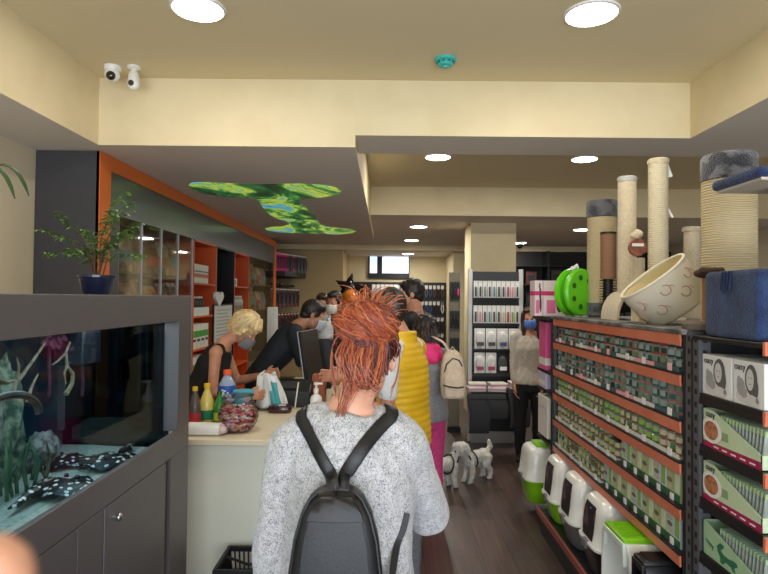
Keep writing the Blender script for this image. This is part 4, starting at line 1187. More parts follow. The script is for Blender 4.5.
carton((1.26, 4.40, .62), (.12, .26, .30), [whiteb, lav], 'plain white box low on the far end shelf', None, [(.7, .74, 0, .6)], 'carton')

# ================================================================ things standing on top of the run
sisal = mat('sisal_rope', (214, 198, 160), .9, col2=(176, 156, 116), nscale=42, kind='wave', bump=.3, bscale=120, lo=.25, hi=.8)
sisal_w = mat('sisal_pale', (220, 210, 180), .9, col2=(190, 176, 142), nscale=48, kind='wave', bump=.3, bscale=120, lo=.25, hi=.8)
plushc = mat('plush_cream', (208, 192, 160), .95, col2=(198, 181, 149), nscale=60, bump=.4, bscale=180, sheen=.4)
plushg = mat('plush_grey', (104, 104, 108), .95, col2=(60, 60, 66), nscale=16, bump=.8, bscale=120, sheen=.4)
plushb = mat('plush_blue', (40, 62, 104), .95, col2=(28, 46, 84), nscale=14, bump=.9, bscale=160, sheen=.15)
plushbr = mat('plush_brown', (84, 62, 46), .95, bump=.8, bscale=160)
def post(mb, x, y, z0, z1, r, rope=True):
    prof = [(r, 0)]; n = int((z1-z0)/.012)
    if rope:
        prof = []
        for k in range(n+1):
            z = (z1-z0)*k/n
            prof += [(r-.0012, z), (r+.0012, z+(z1-z0)/n*.5)] if k < n else [(r-.001, z)]
    else: prof = [(r, 0), (r, z1-z0)]
    return mb.lathe((x, y, z0), prof, 28)
def plush_cyl(x, y, z0, z1, r, e=.012):
    return MB().lathe((x, y, z0), [(r-e, 0), (r, e), (r, z1-z0-e), (r-e*.4, z1-z0-e*.3), (r-e*1.2, z1-z0)], 28)
# wide barrel with grey top
p = at(602, 306, 4.0)
t = thing('scratching_barrel', 'wide cream scratching barrel with dark grey plush top', 'scratching post', (p.x, 4.0, GT))
zt = at(602, 201, 4.0).z; zm = at(602, 219, 4.0).z
plush_cyl(p.x, 4.0, GT, GT+.10, .104).build('plush_base', plushg, t)
post(MB(), p.x, 4.0, GT+.095, zm+.005, .100).build('sisal_wrap', sisal, t)
plush_cyl(p.x, 4.0, zm, zt, .106).build('plush_top', plushg, t)
# brown post with black brush foot
p = at(608, 308, 3.62); zt = at(608, 232, 3.62).z
t = thing('scratching_post', 'short brown post with black bristle foot before the grey-topped barrel', 'scratching post', (p.x, 3.62, GT))
zb = at(608, 279, 3.62).z
MB().lathe((p.x, 3.62, zb), [(.046, 0), (.046, zt-zb-.012)], 22).build('wrap', mat('brown_wrap', (146, 108, 78), .85, col2=(120, 86, 62), nscale=40, kind='wave'), t)
MB().lathe((p.x, 3.62, zt-.014), [(.049, 0), (.049, .012), (.04, .014)], 22).build('cap', black, t)
MB().lathe((p.x, 3.62, GT), [(.05, 0), (.05, .01), (.030, .012), (.030, zb-GT)], 18).build('core', black, t)
mb = MB()
for k in range(14):
    z = GT+.02+(zb-GT-.03)*k/13
    for j in range(14):
        a = 2*PI*j/14+k*.2; mb.cyl((p.x+.028*math.cos(a), 3.62+.028*math.sin(a), z), (p.x+.052*math.cos(a), 3.62+.052*math.sin(a), z), .003, .002, n=5)
mb.build('bristles', black, t, kind='stuff')
# tall post with tunnel base
p = at(626, 318, 3.42); zt = at(626, 177, 3.42).z
t = thing('scratching_post', 'tall cream plush post on a tunnel base, left of the tallest', 'scratching post', (p.x, 3.42, GT))
post(MB(), p.x+.005, 3.42, GT+.14, zt-.03, .052, False).build('plush_wrap', plushc, t)
MB().lathe((p.x+.005, 3.42, zt-.03), [(.055, 0), (.057, .022), (.05, .03)], 24).build('top_cap', mat('cap_grey', (176, 176, 170), .6), t)
mb = MB(); n = 14; r0, r1 = .105, .09; vs = []
for y in (3.30, 3.54):
    for r in (r0, r1): vs += [(p.x-.0+r*math.cos(PI*k/n), y, GT+.001+(.17 if r == r0 else .155)*math.sin(PI*k/n)) for k in range(n+1)]
N = n+1; fs = []
for k in range(n): fs += [(k, k+1, N+k+1, N+k), (2*N+k, 3*N+k, 3*N+k+1, 2*N+k+1), (k, 2*N+k, 2*N+k+1, k+1), (N+k, N+k+1, 3*N+k+1, 3*N+k)]
fs += [(0, N, 3*N, 2*N), (n, 2*N+n, 3*N+n, N+n)]
mb.add(vs, fs).build('tunnel', plushc, t)
# short post with round toy label
p = at(638, 318, 3.46)
t = thing('scratching_post', 'short cream post with round brown label and pompon on top', 'scratching post', (p.x+.01, 3.24, GT))
zt = at(638, 258, 3.24).z; xx = at(638, 262, 3.24).x
post(MB(), xx, 3.24, GT, zt, .036, False).build('plush_wrap', plushc, t)
c = at(637, 247.5, 3.20)
MB().cyl((c.x, 3.185, c.z), (c.x, 3.207, c.z), .050, n=28).build('round_label', mat('label_brown', (146, 88, 62), .5, col2=(110, 60, 44), nscale=20), t, bev=.003)
MB().box(c.x-.034, c.x+.03, 3.1825, 3.186, c.z+.005, c.z+.022).build('label_sticker', whitep, t)
mb = MB()
for dx, dz, r in ((-.02, .066, .02), (.012, .075, .022), (-.004, .058, .018), (.0, .09, .014)): mb.ell((c.x+dx, 3.2, c.z+dz), r)
place(blob_mesh(mb, 'pompon', plushc, .006, 3), 'pompon', t)
# tallest post
p = at(658, 318, 3.36); zt = at(658, 159, 3.36).z
t = thing('scratching_post', 'tallest cream rope post in the middle of the shelf top', 'scratching post', (p.x, 3.36, GT))
post(MB(), p.x, 3.36, GT+.02, zt-.03, .055).build('sisal_wrap', sisal_w, t)
MB().lathe((p.x, 3.36, zt-.03), [(.058, 0), (.060, .022), (.05, .03)], 24).build('top_cap', plushc, t)
MB().cbox((p.x, 3.36, GT+.01), (.2, .26, .02)).build('base', plushc, t, bev=.006)
q = at(670, 166, 3.32)
MB().cbox((q.x-.006, 3.33, q.z-.03), (.03, .004, .07), Matrix.Rotation(-.35, 3, 'Y')).build('hang_tag', mat('tag_clear', (214, 220, 222), .2), t)
q = at(671, 212, 3.32)
MB().cbox((q.x-.002, 3.33, q.z), (.012, .003, .07), Matrix.Rotation(-.5, 3, 'Y')).build('label', whitep, t)
# short far post behind the basket
p = at(692, 300, 3.85); zt = at(692, 227, 3.85).z
t = thing('scratching_post', 'short beige post behind the tilted cat basket', 'scratching post', (p.x, 3.85, GT))
post(MB(), p.x, 3.85, GT, zt-.03, .05, False).build('plush_wrap', plushc, t)
MB().lathe((p.x, 3.85, zt-.03), [(.06, 0), (.062, .022), (.05, .03)], 24).build('top_cap', plushc, t)
# tilted cat basket: a round bed lying on its side edge, opening to the left
ctr = at(656, 290, 2.86)
t = thing('cat_basket', 'cream cat basket with printed cats tilted on its side', 'pet bed', (ctr.x, 2.86, GT))
ax = V((-.62, .06, .78)).normalized()        # opening direction
u = V((0, 1, 0)); u = (u-ax*u.dot(ax)).normalized(); w2 = ax.cross(u)
bedm = mat('bed_cloth', (222, 214, 192), .85, bump=.15, bscale=90); bedin = mat('bed_inside', (214, 200, 156), .9, bump=.2, bscale=90)
def bring(off, r, k=28): return [ctr + ax*off + u*(r*math.cos(2*PI*j/k)) + w2*(r*math.sin(2*PI*j/k)) for j in range(k)]
R0 = .178
# back the base of the basket down to the board
ctr = ctr + V((.035, 0, 0))
mb = MB().rings([bring(-.12, .02), bring(-.12, R0*.84), bring(-.105, R0*.90), bring(.02, R0*.98), bring(.075, R0), bring(.088, R0*.985), bring(.08, R0*.95)], cap=True)
mb.f.pop()
mb.build('outer_wall', bedm, t, sharp=80)
mb = MB().rings([bring(.08, R0*.95), bring(.0, R0*.9), bring(-.085, R0*.84), bring(-.1, R0*.7), bring(-.104, .01)], cap=False)
mb.build('lining', bedin, t, sharp=80)
mb = MB(); mb.tube(bring(.086, R0*.972), .008, 8, closed=True); mb.build('rim_piping', bedm, t)
catp = mat('cat_print', (196, 160, 140), .8); mb = MB()
vd = V((-.44, -.9, -.1)); a0 = math.atan2(w2.dot(vd), u.dot(vd))
for k, (aa, oo) in enumerate(((a0-.75, .02), (a0-.3, -.04), (a0+.1, .03), (a0+.5, -.03), (a0+.9, .03), (a0-1.1, -.05))):
    rr = R0*(.96 + .12*oo) ; cpt = ctr + ax*oo + (u*math.cos(aa)+w2*math.sin(aa))*rr
    nn = (u*math.cos(aa)+w2*math.sin(aa)); tt = ax.cross(nn)
    mb.tube([cpt + nn*.003 + (ax*math.cos(q)+tt*math.sin(q))*.024 for q in [2*PI*i/14 for i in range(12)]], .0032, 5)
    mb.tube([cpt + nn*.003 + tt*.02+ax*.01, cpt+nn*.003+tt*.036+ax*.004, cpt+nn*.003+tt*.04-ax*.012], .002, 5)
mb.build('cat_prints', catp, t)
# big scratching barrel
p = at(729, 300, 2.52); zt = at(729, 155, 2.52).z; zm = at(729, 184, 2.52).z
t = thing('scratching_barrel', 'large sisal scratching barrel with mottled grey fur top', 'scratching post', (p.x, 2.52, GT))
post(MB(), p.x, 2.52, GT, zm+.01, .108).build('sisal_wrap', sisal, t)
fur = mat('fur_mottled', (120, 120, 122), .95, col2=(52, 52, 58), nscale=11, lo=.46, hi=.54, bump=1, bscale=140, sheen=.4)
plush_cyl(p.x, 2.52, zm, zt, .111, .015).build('fur_top', fur, t)
# blue cat tree: box, post, platform
bt = thing('cat_tree', 'blue plush cat tree with box and platform on the end shelf', 'cat tree', (1.42, 2.02, 1.518))
zt = at(735, 269, 1.95).z
bxm = MB().box(1.205, 1.63, 1.87, 2.19, 1.519, zt).build('plush_box', plushb, bt, bev=.02, seg=3)
post(MB(), 1.375, 2.0, zt-.01, 2.055, .033).build('post', mat('sisal_white', (226, 220, 204), .9, col2=(206, 198, 176), nscale=50, kind='wave'), bt)
MB().box(1.215, 1.62, 1.88, 2.16, 2.06, 2.098).build('platform', plushb, bt, bev=.015, seg=3)
MB().box(1.23, 1.60, 1.89, 2.145, 2.052, 2.061).build('platform_underside', mat('board_pale', (196, 186, 170), .7), bt)
mb = MB()
for k, (dy, l) in enumerate(((.0, .07), (.018, .085), (.036, .06), (.052, .075))):
    mb.tube([(1.203, 2.06-dy, zt-.004), (1.199, 2.062-dy, zt-.03), (1.198, 2.066-dy, zt-l)], .004, 5)
mb.build('fringe', mat('fringe_dark', (30, 44, 78), .9), bt)
# dark paw shaped plush and brown base between basket and blue box
c = at(703, 273, 2.30)
t = thing('scratching_post', 'small brown plush post with paw top beside the blue box', 'scratching post', (c.x+.03, 2.32, GT))
mb = MB(); mb.ell((c.x+.03, 2.32, c.z), (.055, .05, .022))
for k in range(4): mb.ell((c.x-.012+.03*k*.7, 2.28-.004*k, c.z+.010), (.016, .018, .014))
place(blob_mesh(mb, 'paw_top', plushbr, .006, 3), 'paw_top', t)
MB().lathe((c.x+.035, 2.32, GT+.03), [(.026, 0), (.026, c.z-GT-.04)], 18).build('post', mat('post_tan', (170, 130, 96), .9, col2=(140, 100, 70), nscale=40, kind='wave'), t)
MB().lathe((c.x+.02, 2.33, GT), [(.075, 0), (.08, .008), (.08, .024), (.072, .034)], 24).build('base', mat('base_taupe', (112, 98, 86), .9, bump=.5, bscale=160), t)
# lime green wheel toy
c = at(575, 287, 4.02)
t = thing('cat_wheel_toy', 'bright lime green round reel toy standing on the shelf top', 'cat toy', (c.x, 4.02, GT))
R = .165
Rz = Matrix.Rotation(.6, 4, 'Z'); lim2 = mat('lime_bright', (104, 206, 26), .35)
def disc(off, prof, n=36):
    rs = []
    for r, o in prof:
        rs.append([V((c.x, 4.02, GT+R+.003)) + (Rz @ V((r*math.cos(2*PI*j/n), off+o, r*math.sin(2*PI*j/n)))) for j in range(n)])
    return rs
fd = MB().rings(disc(-.05, [(R*.6, -.012), (R*.93, -.014), (R, 0), (R*.98, .02), (R*.7, .026)]))
MB().rings(disc(.04, [(R*.7, -.03), (R*.98, -.02), (R, 0), (R*.93, .014), (R*.6, .012)])).build('rear_disc', lim2, t)
MB().rings(disc(0, [(R*.86, -.05), (R*.86, .04)])).build('drum', mat('lime_dark', (70, 160, 20), .4), t)
mb = fd
for k in range(7):
    a = 2*PI*k/7; q = V((c.x, 4.02, GT+R+.003)) + (Rz @ V((R*.62*math.cos(a), -.064, R*.62*math.sin(a)))); q2 = q + (Rz @ V((0, -.003, 0)))
    mb.cyl(q, q2, .019, n=12, m=1)
mb.build('front_disc', [lim2, mat('lime_hole', (40, 96, 16), .6)], t)
q = V((c.x, 4.02, GT+2*R)); mb = MB()
for d in ((0, 0, .012), (.02, .01, .006), (-.02, 0, .004), (.008, -.01, .02)): mb.ell(q+V(d), (.012, .012, .016))
mb.build('plastic_tie', white, t)
# pink boxes at the far end of the top
def dogbox(x0, x1, y, label):
    z0, z1 = 1.526, at(545, 281, 4.45).z
    t = thing('pet_product_box', label, 'box', ((x0+x1)/2, y, z0))
    MB().box(x0, x1, y-.07, y+.07, z0, z1).build('body', mat('box_pale_pink', (236, 214, 218), .5), t, bev=.002)
    h = z1-z0; w = x1-x0
    MB().box(x0-.001, x1+.001, y-.0712, y+.07, z0+h*.58, z0+h*.70).build('magenta_stripe', mat('magenta', (214, 40, 116), .5), t)
    MB().box(x0+w*.15, x0+w*.55, y-.0715, y-.06, z0+h*.08, z0+h*.45).build('pink_patch', mat('pink_patch', (226, 110, 160), .5), t)
    mb = MB()
    for (u_, v_, a, b2) in ((.68, .62, .13, .2), (.72, .34, .14, .24), (.62, .84, .1, .1)): mb.ell((x0+w*u_, y-.0705, z0+h*v_), (w*a, .0012, h*b2), nu=14, nv=8)
    mb.build('dog_picture', mat('dog_print', (90, 54, 48), .6), t)
    return t
p0 = at(529, 300, 4.40).x; p1 = at(541, 300, 4.40).x; p2 = at(561, 300, 4.40).x
dogbox(p0+.03, p1, 4.42, 'narrow pink and white box at the far left of the shelf top')
dogbox(p1+.004, p2+.02, 4.42, 'wider pink and white box with dog picture beside the green reel')
# ================================================================ middle stand in front of the pillar
SX0, SX1, SYf = .965, 1.595, 6.7
ms = thing('display_stand', 'silver framed display stand of hanging white packs before the pillar', 'display stand', (1.28, 6.85, 0))
sil = mat('stand_silver', (196, 196, 192), .4, metal=.2)
for x in (SX0+.02, SX1-.02): MB().box(x-.024, x+.024, SYf+.02, SYf+.075, 0, 2.0).build('post', sil, ms, bev=.003)
MB().box(SX0+.045, SX1-.045, SYf+.04, SYf+.055, .1, 1.97).build('back_panel', mat('stand_back', (30, 30, 32), .5), ms)
MB().box(SX0+.045, SX1-.045, SYf+.025, SYf+.04, 1.86, 1.965).build('header_panel', darkgrey, ms)
for z in (1.66, 1.345, 1.06, .765): MB().box(SX0+.045, SX1-.045, SYf-.01, SYf+.04, z-.01, z+.03).build('crossbar', darkgrey, ms)
MB().box(SX0+.02, SX1-.02, SYf-.30, SYf+.04, .60, .62).build('shelf', blackm, ms)
MB().box(SX0+.03, SX1-.03, SYf-.05, SYf+.03, .0, .13).build('kick_plate', mat('kick_steel', (168, 168, 166), .35, metal=.6), ms)
MB().box(SX0+.045, SX1-.045, SYf-.02, SYf+.04, .13, .6).build('lower_panel', black, ms)
MB().box(SX1-.5, SX1, SYf+.3, SYf+.34, 0, 1.95).build('rear_panel', black, ms)
# hanging packs
hpw = mat('hang_pack', (222, 222, 218), .45); hpd = mat('hang_dark', (70, 72, 74), .5)
def hang_pack(x, z1, w, h, d, y, label, group, body, panel, name='hanging_pack', cat='hanging pack', clam=False):
    t = thing(name, label, cat, (x, y, z1-h), 0, group)
    MB().box(-w/2, w/2, -.004, .004, 0, h).build('backing_card', body, t, local=True)
    if clam:
        MB().oval([(V((0, -.004, h*.46)), V((w*.42, 0, 0)), V((0, 0, h*.40))), (V((0, -.03, h*.46)), V((w*.40, 0, 0)), V((0, 0, h*.38))), (V((0, -.045, h*.46)), V((w*.3, 0, 0)), V((0, 0, h*.28)))], 20).build('blister', clam, t, local=True)
        MB().box(-w*.3, w*.34, -.052, -.04, h*.16, h*.34).build('product', panel, t, local=True)
    else:
        MB().box(-w*.22, w*.22, -.024, -.003, h*.06, h*.66).build('product', panel, t, local=True, bev=.006)
        MB().tube([(0, -.004, h*.93), (0, -.016, h*.97), (0, .02, h*1.0)], .003, 5).build('hanger', steel, t, local=True)
    return t
prods = [hpd, hpd, mat('hp_grey', (132, 136, 136), .5), hpd, mat('hp_teal', (96, 140, 140), .5), hpd, hpd, mat('hp_red', (176, 60, 70), .5), mat('hp_pink', (214, 140, 150), .5), hpd]
for row, (z1, h) in enumerate(((1.86, .195), (1.575, .205))):
    for k in range(10):
        x = SX0+.075+k*.0535
        pi = prods[k] if row == 0 else [hpd, prods[8], hpd, prods[4], hpd, hpd, mat('hp_pale', (200, 190, 150), .5), prods[7], mat('hp_olive', (140, 160, 70), .5), hpd][k]
        hang_pack(x, z1, .047, h, .03, SYf-.02, 'slim white hanging pack in the %s row of the display stand' % ('top', 'second')[row], 'slim white packs in the %s row of the stand' % ('top', 'second')[row], hpw, pi)
clamc = mat('clam_white', (216, 214, 212), .3); hblue = mat('hp_blue', (70, 84, 120), .5); hplum = mat('hp_plum', (150, 60, 100), .5)
for k in range(4):
    hang_pack(SX0+.125+k*.132, 1.31, .122, .235, .05, SYf-.02, 'white rounded blister pack %s in the third row' % ('at left', 'second from left', 'with dark blue product', 'at right by the masked woman')[k], None, hpw, (hpd, hpd, hblue, hplum)[k], 'blister_pack', 'hanging pack', clamc)
for k in range(4):
    hang_pack(SX0+.125+k*.132, 1.03, .122, .235, .05, SYf-.02, ('white blister pack with pink foot at left of the fourth row', 'white blister pack second in the fourth row', 'black pack with white figure, third in the fourth row', 'black pack at the right end, fourth row')[k], None,
              hpw if k < 2 else black, (hplum, hplum, white, white)[k], 'blister_pack', 'hanging pack', clamc if k < 2 else hpd)
mag = mat('mag_print', (200, 120, 160), .5)
for k, (x, z, rz, lab) in enumerate(((.98, .621, .1, 'lowest pink and white flat box at left on the stand shelf'), (1.0, .665, -.1, 'upper pink and white flat box at left on the stand shelf'), (1.22, .621, -.2, 'flat white and pink box in the middle of the stand shelf'), (1.23, .665, .12, 'tilted flat pink box atop the middle box on the stand shelf'), (1.46, .621, .05, 'flat white box stack at right of the stand shelf'), (1.46, .68, 0, 'topmost flat pink box at right of the stand shelf'))):
    t = thing('flat_box', lab, 'box', (x+.04, SYf-.19+.02*(k % 2), z), rz)
    MB().box(-.1, .1, -.09, .09, 0, .042).build('body', whiteb, t, bev=.002, local=True)
    MB().box(-.1008, .1008, -.0908, .0908, .014, .028).build('print_band', mag, t, local=True)
# grey folded bags hanging from the shelf front
bagd = mat('bag_charcoal', (56, 57, 60), .8, bump=.2, bscale=40)
for x0, x1, z0, z1, lab in ((.92, 1.155, .17, .60, 'dark grey hanging bag at left under the stand shelf'), (1.13, 1.36, .33, .60, 'dark grey hanging bag with rounded corner in the middle under the shelf'), (1.37, 1.60, .24, .66, 'dark grey hanging bag at right beside the masked woman')):
    t = thing('folded_bag', lab, 'bag', ((x0+x1)/2, SYf-.32, z0))
    w = x1-x0; xc = (x0+x1)/2
    secs = [(V((xc+(.02*math.sin(q*5)), SYf-.32, z0+(z1-z0)*q)), V((w/2*k, 0, 0)), V((0, .018*j, 0))) for q, k, j in ((0, .8 if 'rounded' in lab else .96, .6), (.1, .95, 1), (.5, 1, 1.1), (.9, .98, 1), (1, .96, .4))]
    MB().oval(secs, 24, pw=4).build('body', bagd, t)
    MB().box(xc-w*.42, xc+w*.42, SYf-.327-.012, SYf-.327-.006, z1-.06, z1-.045).build('seam', black, t)
# side rack beside the stand with black hanging goods
sr = thing('pegboard_rack', 'narrow pegboard rack of dark goods left of the display stand', 'rack', (.86, 7.2, 0))
MB().box(.79, .93, 7.22, 7.24, 0, 1.98).build('panel', mat('peg_panel', (120, 112, 96), .6), sr)
MB().box(.78, .94, 7.15, 7.26, 0, .06).build('foot', blackm, sr)
k = 0
for z in (1.86, 1.50, 1.16, .82):
    for x in (.82, .86, .90):
        t = thing('hanging_collar_pack', 'black hanging pack on the narrow pegboard left of the stand', 'hanging pack', (x, 7.2, z-.22), 0, 'black packs on the narrow pegboard')
        if k == 2: t['label'] = 'black and pink hanging pack at top right of the narrow pegboard'; del t['group']
        MB().box(-.017, .017, -.012, .0, 0, .22).build('card', black, t, local=True, bev=.004)
        MB().ell((0, -.016, .09), (.014, .012, .05), nu=10, nv=6).build('product', mat('pink_bright', (226, 60, 140), .5) if k == 2 else darkgrey, t, local=True)
        k += 1
g = None
for i in range(3):
    o = bottle((.80+i*.045, 6.93, .0), .02, .1, [mat('tub_green', (60, 170, 60), .4), black, black], 'x') if False else None
# ================================================================ back wall displays
bw = thing('pegboard_wall', 'black pegboard wall of hanging collars at the back', 'pegboard', (.3, 13.3, 0))
MB().box(-.88, 1.39, 13.34, 13.36, .05, 2.02).build('board', black, bw)
MB().box(-.88, 1.39, 13.12, 13.34, 0, .12).build('plinth', blackm, bw)
for z in (1.99, 1.62, 1.25, .88, .5): MB().box(-.2, 1.38, 13.29, 13.34, z-.02, z).build('rail', darkgrey, bw)
cm = [mat('co_black', (34, 34, 36), .5), mat('co_grey', (92, 92, 94), .4), mat('co_brown', (86, 62, 48), .5), mat('co_white', (190, 190, 186), .4), mat('co_blue', (56, 72, 112), .5)]
rnd = random.Random(21)
protoc = {}
for r_, z in enumerate((1.95, 1.58, 1.21, .84)):
    for k in range(15):
        x = .0 + k*.093
        if x > 1.34: continue
        ci = rnd.choice((0, 0, 1, 1, 2, 3, 4) if r_ < 2 else (0, 0, 0, 1, 2))
        nm = ('black', 'grey', 'brown', 'white', 'blue')[ci]
        lab = '%s collar pack hanging on the back wall, %s row' % (nm, ('top', 'second', 'third', 'fourth')[r_]); grp = '%s collar packs in the %s row of the back wall' % (nm, ('top', 'second', 'third', 'fourth')[r_])
        if ci not in protoc:
            t = thing('collar_pack', lab, 'hanging pack', (x, 13.27, z-.3), 0, grp)
            MB().box(-.033, .033, -.004, .004, .2, .3).build('card', cm[3] if ci != 3 else cm[1], t, local=True)
            MB().tube([(-.02, -.01, .22), (-.028, -.012, .1), (0, -.014, .02), (.028, -.012, .1), (.02, -.01, .22)], .012, 6).build('collar', cm[ci], t, local=True)
            protoc[ci] = t
        else: dup(protoc[ci], (x, 13.27, z-.3), 0, lab, grp)
for k in range(6):
    t = thing('hanging_pack', 'bright white pack in the row below the back window', 'hanging pack', (-.28+k*.10, 13.2, 1.66), 0, 'bright white packs below the back window')
    MB().box(-.042, .042, -.015, .015, 0, .3).build('card', whitep, t, local=True, bev=.004)
    MB().box(-.03, .03, -.018, -.014, .05, .2).build('print', mat('print_sky', (150, 176, 204), .5), t, local=True)
# dark shelf wall on the right at the back
db = thing('wall_shelving', 'dark shelving wall far right behind the scratching posts', 'shelving', (3.8, 11.4, 0))
MB().box(1.95, 5.55, 11.62, 11.66, 0, 2.6).build('back_panel', mat('dark_wall', (26, 24, 24), .6), db)
for z in (2.32, 1.95, 1.55, 1.15, .7, .2): MB().box(1.95, 5.55, 11.25, 11.62, z-.025, z).build('shelf', blackm, db)
for x in (1.95, 3.15, 4.35, 5.51): MB().box(x, x+.04, 11.23, 11.62, 0, 2.6).build('upright', blackm, db)
rnd = random.Random(4)
dks = [mat('db_a', (54, 48, 46), .6), mat('db_b', (38, 40, 44), .6), mat('db_c', (78, 70, 64), .6), mat('db_d', (90, 50, 44), .6)]
nmz = {1.95: 'upper', 1.55: 'middle', 1.15: 'lower'}
for z in nmz:
    for k in range(14):
        x = 2.12+k*.245
        if abs(x-3.17) < .12 or abs(x-4.37) < .12: continue
        ci = rnd.randrange(4); h = rnd.uniform(.2, .3)
        nm = ('brown', 'black', 'grey brown', 'dark red')[ci]
        t = thing('carton', '%s carton on the %s board of the dark far shelving' % (nm, nmz[z]), 'box', (x, 11.42, z), 0, '%s cartons on the %s board of the dark shelving' % (nm, nmz[z]))
        MB().box(-.1, .1, -.09, .09, 0, h).build('body', dks[ci], t, local=True, bev=.003)
        MB().box(-.07, .07, -.0915, -.08, h*.3, h*.7).build('print', dks[(ci+2) % 4], t, local=True)
# wall rack of leashes at the left back
lr = thing('wall_rack', 'black wall rack of pink and black leashes beyond the orange frame', 'rack', (-1.95, 11.3, 1.2))
MB().box(-2.42, -2.38, 10.45, 11.95, .6, 2.55).build('board', black, lr)
z1_, z2_ = 2.12, 1.30
MB().prism([(-2.38, 10.42), (-1.83, 10.42), (-1.74, 10.6), (-1.72, 11.2), (-1.62, 11.6), (-1.70, 11.86), (-2.38, 11.95)], 'z', 2.03, 2.12).build('upper_shelf', black, lr)
MB().box(-2.38, -1.86, 10.42, 11.95, .62, .68).build('lower_shelf', black, lr)
MB().box(-2.38, -1.9, 10.42, 11.95, 1.86, 1.9).build('hook_rail', black, lr)
lp = {}
def leash(x, y, z, col, nm, lv, h):
    lab = '%s leash pack on the %s tier of the left wall rack' % (nm, lv); grp = '%s leash packs on the %s tier of the wall rack' % (nm, lv)
    if nm not in lp:
        t = thing('leash_pack', lab, 'leash', (x, y, z), -1.0, grp)
        MB().box(-.010, .010, -.026, .026, 0, h).build('card', col, t, local=True, bev=.004)
        MB().tube([(.016, -.018, h*.2), (.022, -.024, h*.6), (.022, 0, h*.8), (.022, .024, h*.6), (.016, .018, h*.2)], .009, 6).build('leash', cm[0] if nm != 'black' else cm[1], t, local=True)
        MB().ell((.015, 0, h*.93), (.012, .02, .016), nu=10, nv=6).build('header', whitep, t, local=True)
        lp[nm] = t
    else: dup(lp[nm], (x, y, z), -1.0, lab, grp)
pk = mat('leash_pink', (214, 40, 130), .5)
for k in range(18):
    u = k/17; nm = 'pink' if k < 7 or k == 10 else ('grey' if k % 2 else 'black')
    leash(-2.04+.40*u, 10.55+1.1*u, 2.122, {'pink': pk, 'grey': cm[1], 'black': cm[0]}[nm], nm, 'upper', .36)
for k in range(14):
    u = k/13; nm = ('red', 'black', 'grey', 'black')[k % 4]
    leash(-2.10+.30*u, 10.55+1.2*u, 1.46, {'red': mat('leash_red', (150, 30, 46), .5), 'grey': cm[1], 'black': cm[0]}[nm], nm, 'lower', .36)
for k in range(9):
    u = k/8; leash(-2.10+.30*u, 10.6+1.1*u, .98, MATS['leash_red'] if k % 2 else cm[0], 'red' if k % 2 else 'black', 'bottom', .36)

# ================================================================ balloons at the back
bal = mat('balloon_orange', (232, 126, 26), .25, coat=.4)
def balloon(px, py, Y, r, label, m):
    c = at(px, py, Y); t = thing('balloon', label, 'balloon', (c.x, Y, 0))
    mb = MB(); prof = []
    for k in range(19):
        a = PI*k/18; z = -math.cos(a); rr = math.sin(a)*(1 - .10*max(0, -z))
        prof.append((max(rr*r, .002), z*r*1.18))
    mb.lathe(c, prof, 26).build('skin', m, t)
    MB().lathe(c+V((0, 0, -r*1.25)), [(.02, 0), (.006, .03)], 10).build('knot', m, t)
    MB().tube([c+V((0, 0, -r*1.24)), c+V((.02, 0, -r*1.24-.4)), V((c.x+.01, Y, .06))], .004, 5).build('ribbon', whitep, t)
    MB().lathe((c.x+.01, Y, 0), [(.05, 0), (.05, .05), (.02, .06)], 14).build('weight', bal, t)
    return t
balloon(350, 300, 8.6, .135, 'round orange balloon above the red-haired woman', bal)
balloon(361, 305, 9.1, .13, 'second orange balloon partly behind the first one', bal)
balloon(341, 302, 9.4, .11, 'third dim orange balloon left of the others', mat('balloon_dim', (150, 92, 40), .3))
c = at(349, 288, 9.9); t = thing('balloon', 'black star shaped foil balloon above the orange balloons', 'balloon', (c.x, 9.9, 0))
mb = MB(); n = 10; R_ = .27
def star(o, k):
    return [c + V((R_*k*(1 if j % 2 == 0 else .48)*math.sin(2*PI*j/n+.2), o, R_*k*(1 if j % 2 == 0 else .48)*math.cos(2*PI*j/n+.2))) for j in range(n)]
mb.rings([star(-.075, .35), star(-.06, .65), star(0, 1), star(.06, .65), star(.075, .35)])
mb.build('foil', mat('foil_black', (22, 22, 26), .18, coat=.5), t)
MB().tube([c+V((0, 0, -.2)), V((c.x, 9.9, .05))], .004, 5).build('ribbon', whitep, t)
MB().lathe((c.x, 9.9, 0), [(.05, 0), (.05, .05), (.02, .06)], 14).build('weight', black, t)
# ================================================================ people
def skinm(n, c, c2): return mat('skin_' + n, c, .5, col2=c2, nscale=14, sss=.12)
SK = {'fair': skinm('fair', (226, 172, 146), (214, 156, 130)), 'tan': skinm('tan', (196, 140, 108), (182, 124, 94)), 'mid': skinm('mid', (208, 152, 122), (196, 138, 108))}
eyew = mat('eye_white', (225, 222, 216), .3); iris = mat('iris', (40, 28, 22), .2)
lipm = mat('lips', (170, 92, 84), .5)
RX = lambda a: Matrix.Rotation(a, 3, 'X')
RY = lambda a: Matrix.Rotation(a, 3, 'Y')
RZ = lambda a: Matrix.Rotation(a, 3, 'Z')
RM = [(.80, .150, .100), (.92, .162, .108), (1.06, .150, .098), (1.20, .165, .110), (1.31, .172, .108), (1.385, .135, .085), (1.43, .075, .062), (1.48, .056, .058)]
RF = [(.80, .152, .102), (.90, .170, .112), (1.05, .130, .092), (1.16, .138, .100), (1.26, .150, .112), (1.345, .140, .090), (1.405, .095, .066), (1.47, .046, .050)]

